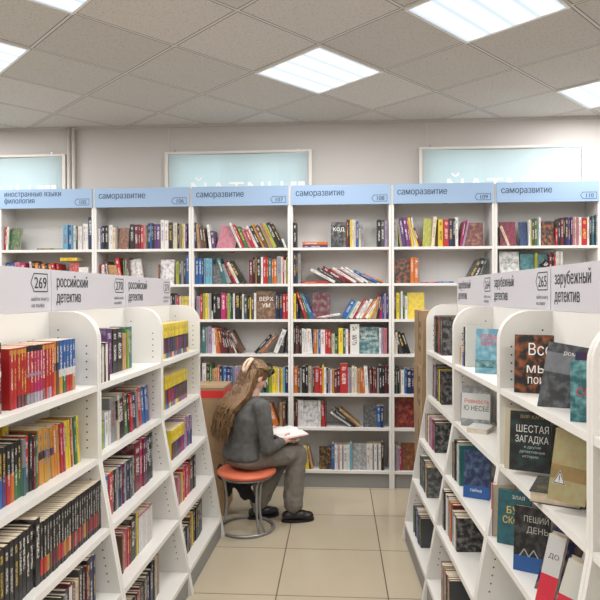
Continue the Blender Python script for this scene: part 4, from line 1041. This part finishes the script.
# claw clip: two curved halves with teeth, and the black band
e2 = MB()
cc = Hd(-.105, .035, .03)
for sg in (-1, 1):
    pts = [cc + HB @ Vector((-.02 * math.sin(rad(t)) - .004, sg * (.004 + .02 * math.sin(rad(t))), .052 * math.cos(rad(t)) - .0)) for t in range(0, 181, 20)]
    e2.tube(pts, .0115, 8)
    for j in range(1, len(pts) - 1, 1): e2.tube([pts[j], pts[j] + HB @ Vector((.018, -sg * .012, 0))], [.005, .003], 6)
e2.obj('hair_clip', M_CLIP, body)
m = MB(); pts = [Hd(.045 + .0 * t, .088 * math.sin(rad(t)), .052 + .078 * math.cos(rad(t))) for t in range(-105, 106, 15)]
m.tube(pts, .008, 8)
for s in (1, -1): m.add(MB(), Matrix())
hb = m.obj('head_band', M_BAND, body); hb['label'] = 'black sunglasses frame worn as a hair band'
m = MB()
for s in (1, -1):
    c = Hd(.075, .034 * s, .088)
    pts = [c + HB @ Vector((.004 * math.cos(t), .028 * math.cos(t), .02 * math.sin(t))) for t in [2 * PI * i / 16 for i in range(16)]]
    m.quad([c + HB @ Vector((.012, .028 * math.cos(t), .019 * math.sin(t))) for t in [2 * PI * i / 16 for i in range(16)]])
    m.tube(pts, .004, 6, closed=True)
m.obj('lens', M_BAND, hb)

# dark jacket hanging below the seat
bm = bmesh.new()
def W(x, y, z): return Vector((SX + x, SY + y, z))
I3 = Matrix.Identity(3)
hull_into(bm, ell(W(-.09, .03, .33), .09, .07, .028, I3) + ell(W(.04, .05, .32), .06, .05, .03, I3))
hull_into(bm, ell(W(-.05, .03, .32), .07, .05, .03, I3) + ell(W(-.005, .03, .215), .045, .03, .03, I3))
hull_into(bm, ell(W(-.12, .02, .32), .04, .04, .03, I3) + ell(W(-.135, .0, .23), .018, .025, .02, I3))
hull_into(bm, ell(W(.0, .03, .24), .045, .03, .03, I3) + ell(W(.045, .04, .18), .018, .02, .02, I3))
hull_into(bm, ell(W(-.16, .05, .345), .05, .08, .02, I3) + ell(W(-.205, .07, .40), .012, .07, .02, I3))
jk = finish(bm, 'jacket', M_BLACK, None, .008, 3, (.04, .02))
tag(jk, 'black jacket hanging in folds under the coral stool seat', 'jacket')

# books on her lap
LB = Matrix((rv, fv, Vector((0, 0, 1)))).transposed()
def lapM(f, r, z, pitch, yaw=0):
    Mx = Matrix.Identity(4); Mx[0][0:3] = LB[0]; Mx[1][0:3] = LB[1]; Mx[2][0:3] = LB[2]
    return Matrix.Translation(P(f, r, z)) @ Mx @ Matrix.Rotation(rad(yaw), 4, 'Z') @ Matrix.Rotation(rad(pitch), 4, 'X')
M = lapM(.345, .01, .612, 4, -8)
e = empty('open_book', M, 'open white-paged book lying across the seated woman’s lap', 'book')
m = MB(); m.box(-.155, .155, -.108, .108, 0, .003); m.obj('cover', mat('red_cover', (.35, .03, .04), .4), e)
for s in (-1, 1):
    m = MB(); n = 10; pr = []
    for i in range(n + 1):
        t = i / n; pr.append((s * (.001 + .148 * t), .004 + .018 * math.sin(min(1, t * 4) * PI / 2) * (1 - .5 * t)))
    for i in range(n):
        a, b = pr[i], pr[i + 1]
        q = [(a[0], -.104, a[1]), (b[0], -.104, b[1]), (b[0], .104, b[1]), (a[0], .104, a[1])]; m.quad(q if s > 0 else q[::-1], sm=True)
        q = [(a[0], -.104, .003), (b[0], -.104, .003), (b[0], -.104, b[1]), (a[0], -.104, a[1])]; m.quad(q if s > 0 else q[::-1])
        q = [(a[0], .104, .003), (b[0], .104, .003), (b[0], .104, b[1]), (a[0], .104, a[1])]; m.quad(q[::-1] if s > 0 else q)
    b = pr[-1]; q = [(b[0], -.104, .003), (b[0], .104, .003), (b[0], .104, b[1]), (b[0], -.104, b[1])]; m.quad(q if s > 0 else q[::-1])
    m.obj('page_block', mat('white_pages', (.75, .74, .72), .8), e)
M = lapM(.325, .03, .575, 4, -14)
cv, pg = spine_book(.03, .21, .15, 'm')
o = cv.obj('book', [M_BOOK], attrs=True, M=M @ Matrix.Translation((.105, -.075, 0)) @ Matrix.Rotation(-PI / 2, 4, 'Y')); pg.obj('pages', [M_PAGE], o)
tag(o, 'closed dark red book on the woman’s thigh under the open book', 'book')

# ------------------------------------------------------------------ daylight outside
w = bpy.data.worlds.new('world'); bpy.context.scene.world = w; w.use_nodes = True
w.node_tree.nodes['Background'].inputs[0].default_value = (.75, .9, 1., 1); w.node_tree.nodes['Background'].inputs[1].default_value = .5
for a, b in WINS:
    ld = bpy.data.lights.new('daylight', 'AREA'); ld.shape = 'RECTANGLE'; ld.size = b - a; ld.size_y = 1.9; ld.energy = 9; ld.color = (.8, .95, 1.)
    lo = bpy.data.objects.new('daylight', ld); C.objects.link(lo); lo.location = ((a + b) / 2, RY1 + .7, 2.0); lo.rotation_euler = (rad(-90), 0, 0)

sc = bpy.context.scene
sc.view_settings.view_transform = 'Standard'; sc.view_settings.look = 'None'; sc.view_settings.gamma = 1; sc.view_settings.exposure = .56
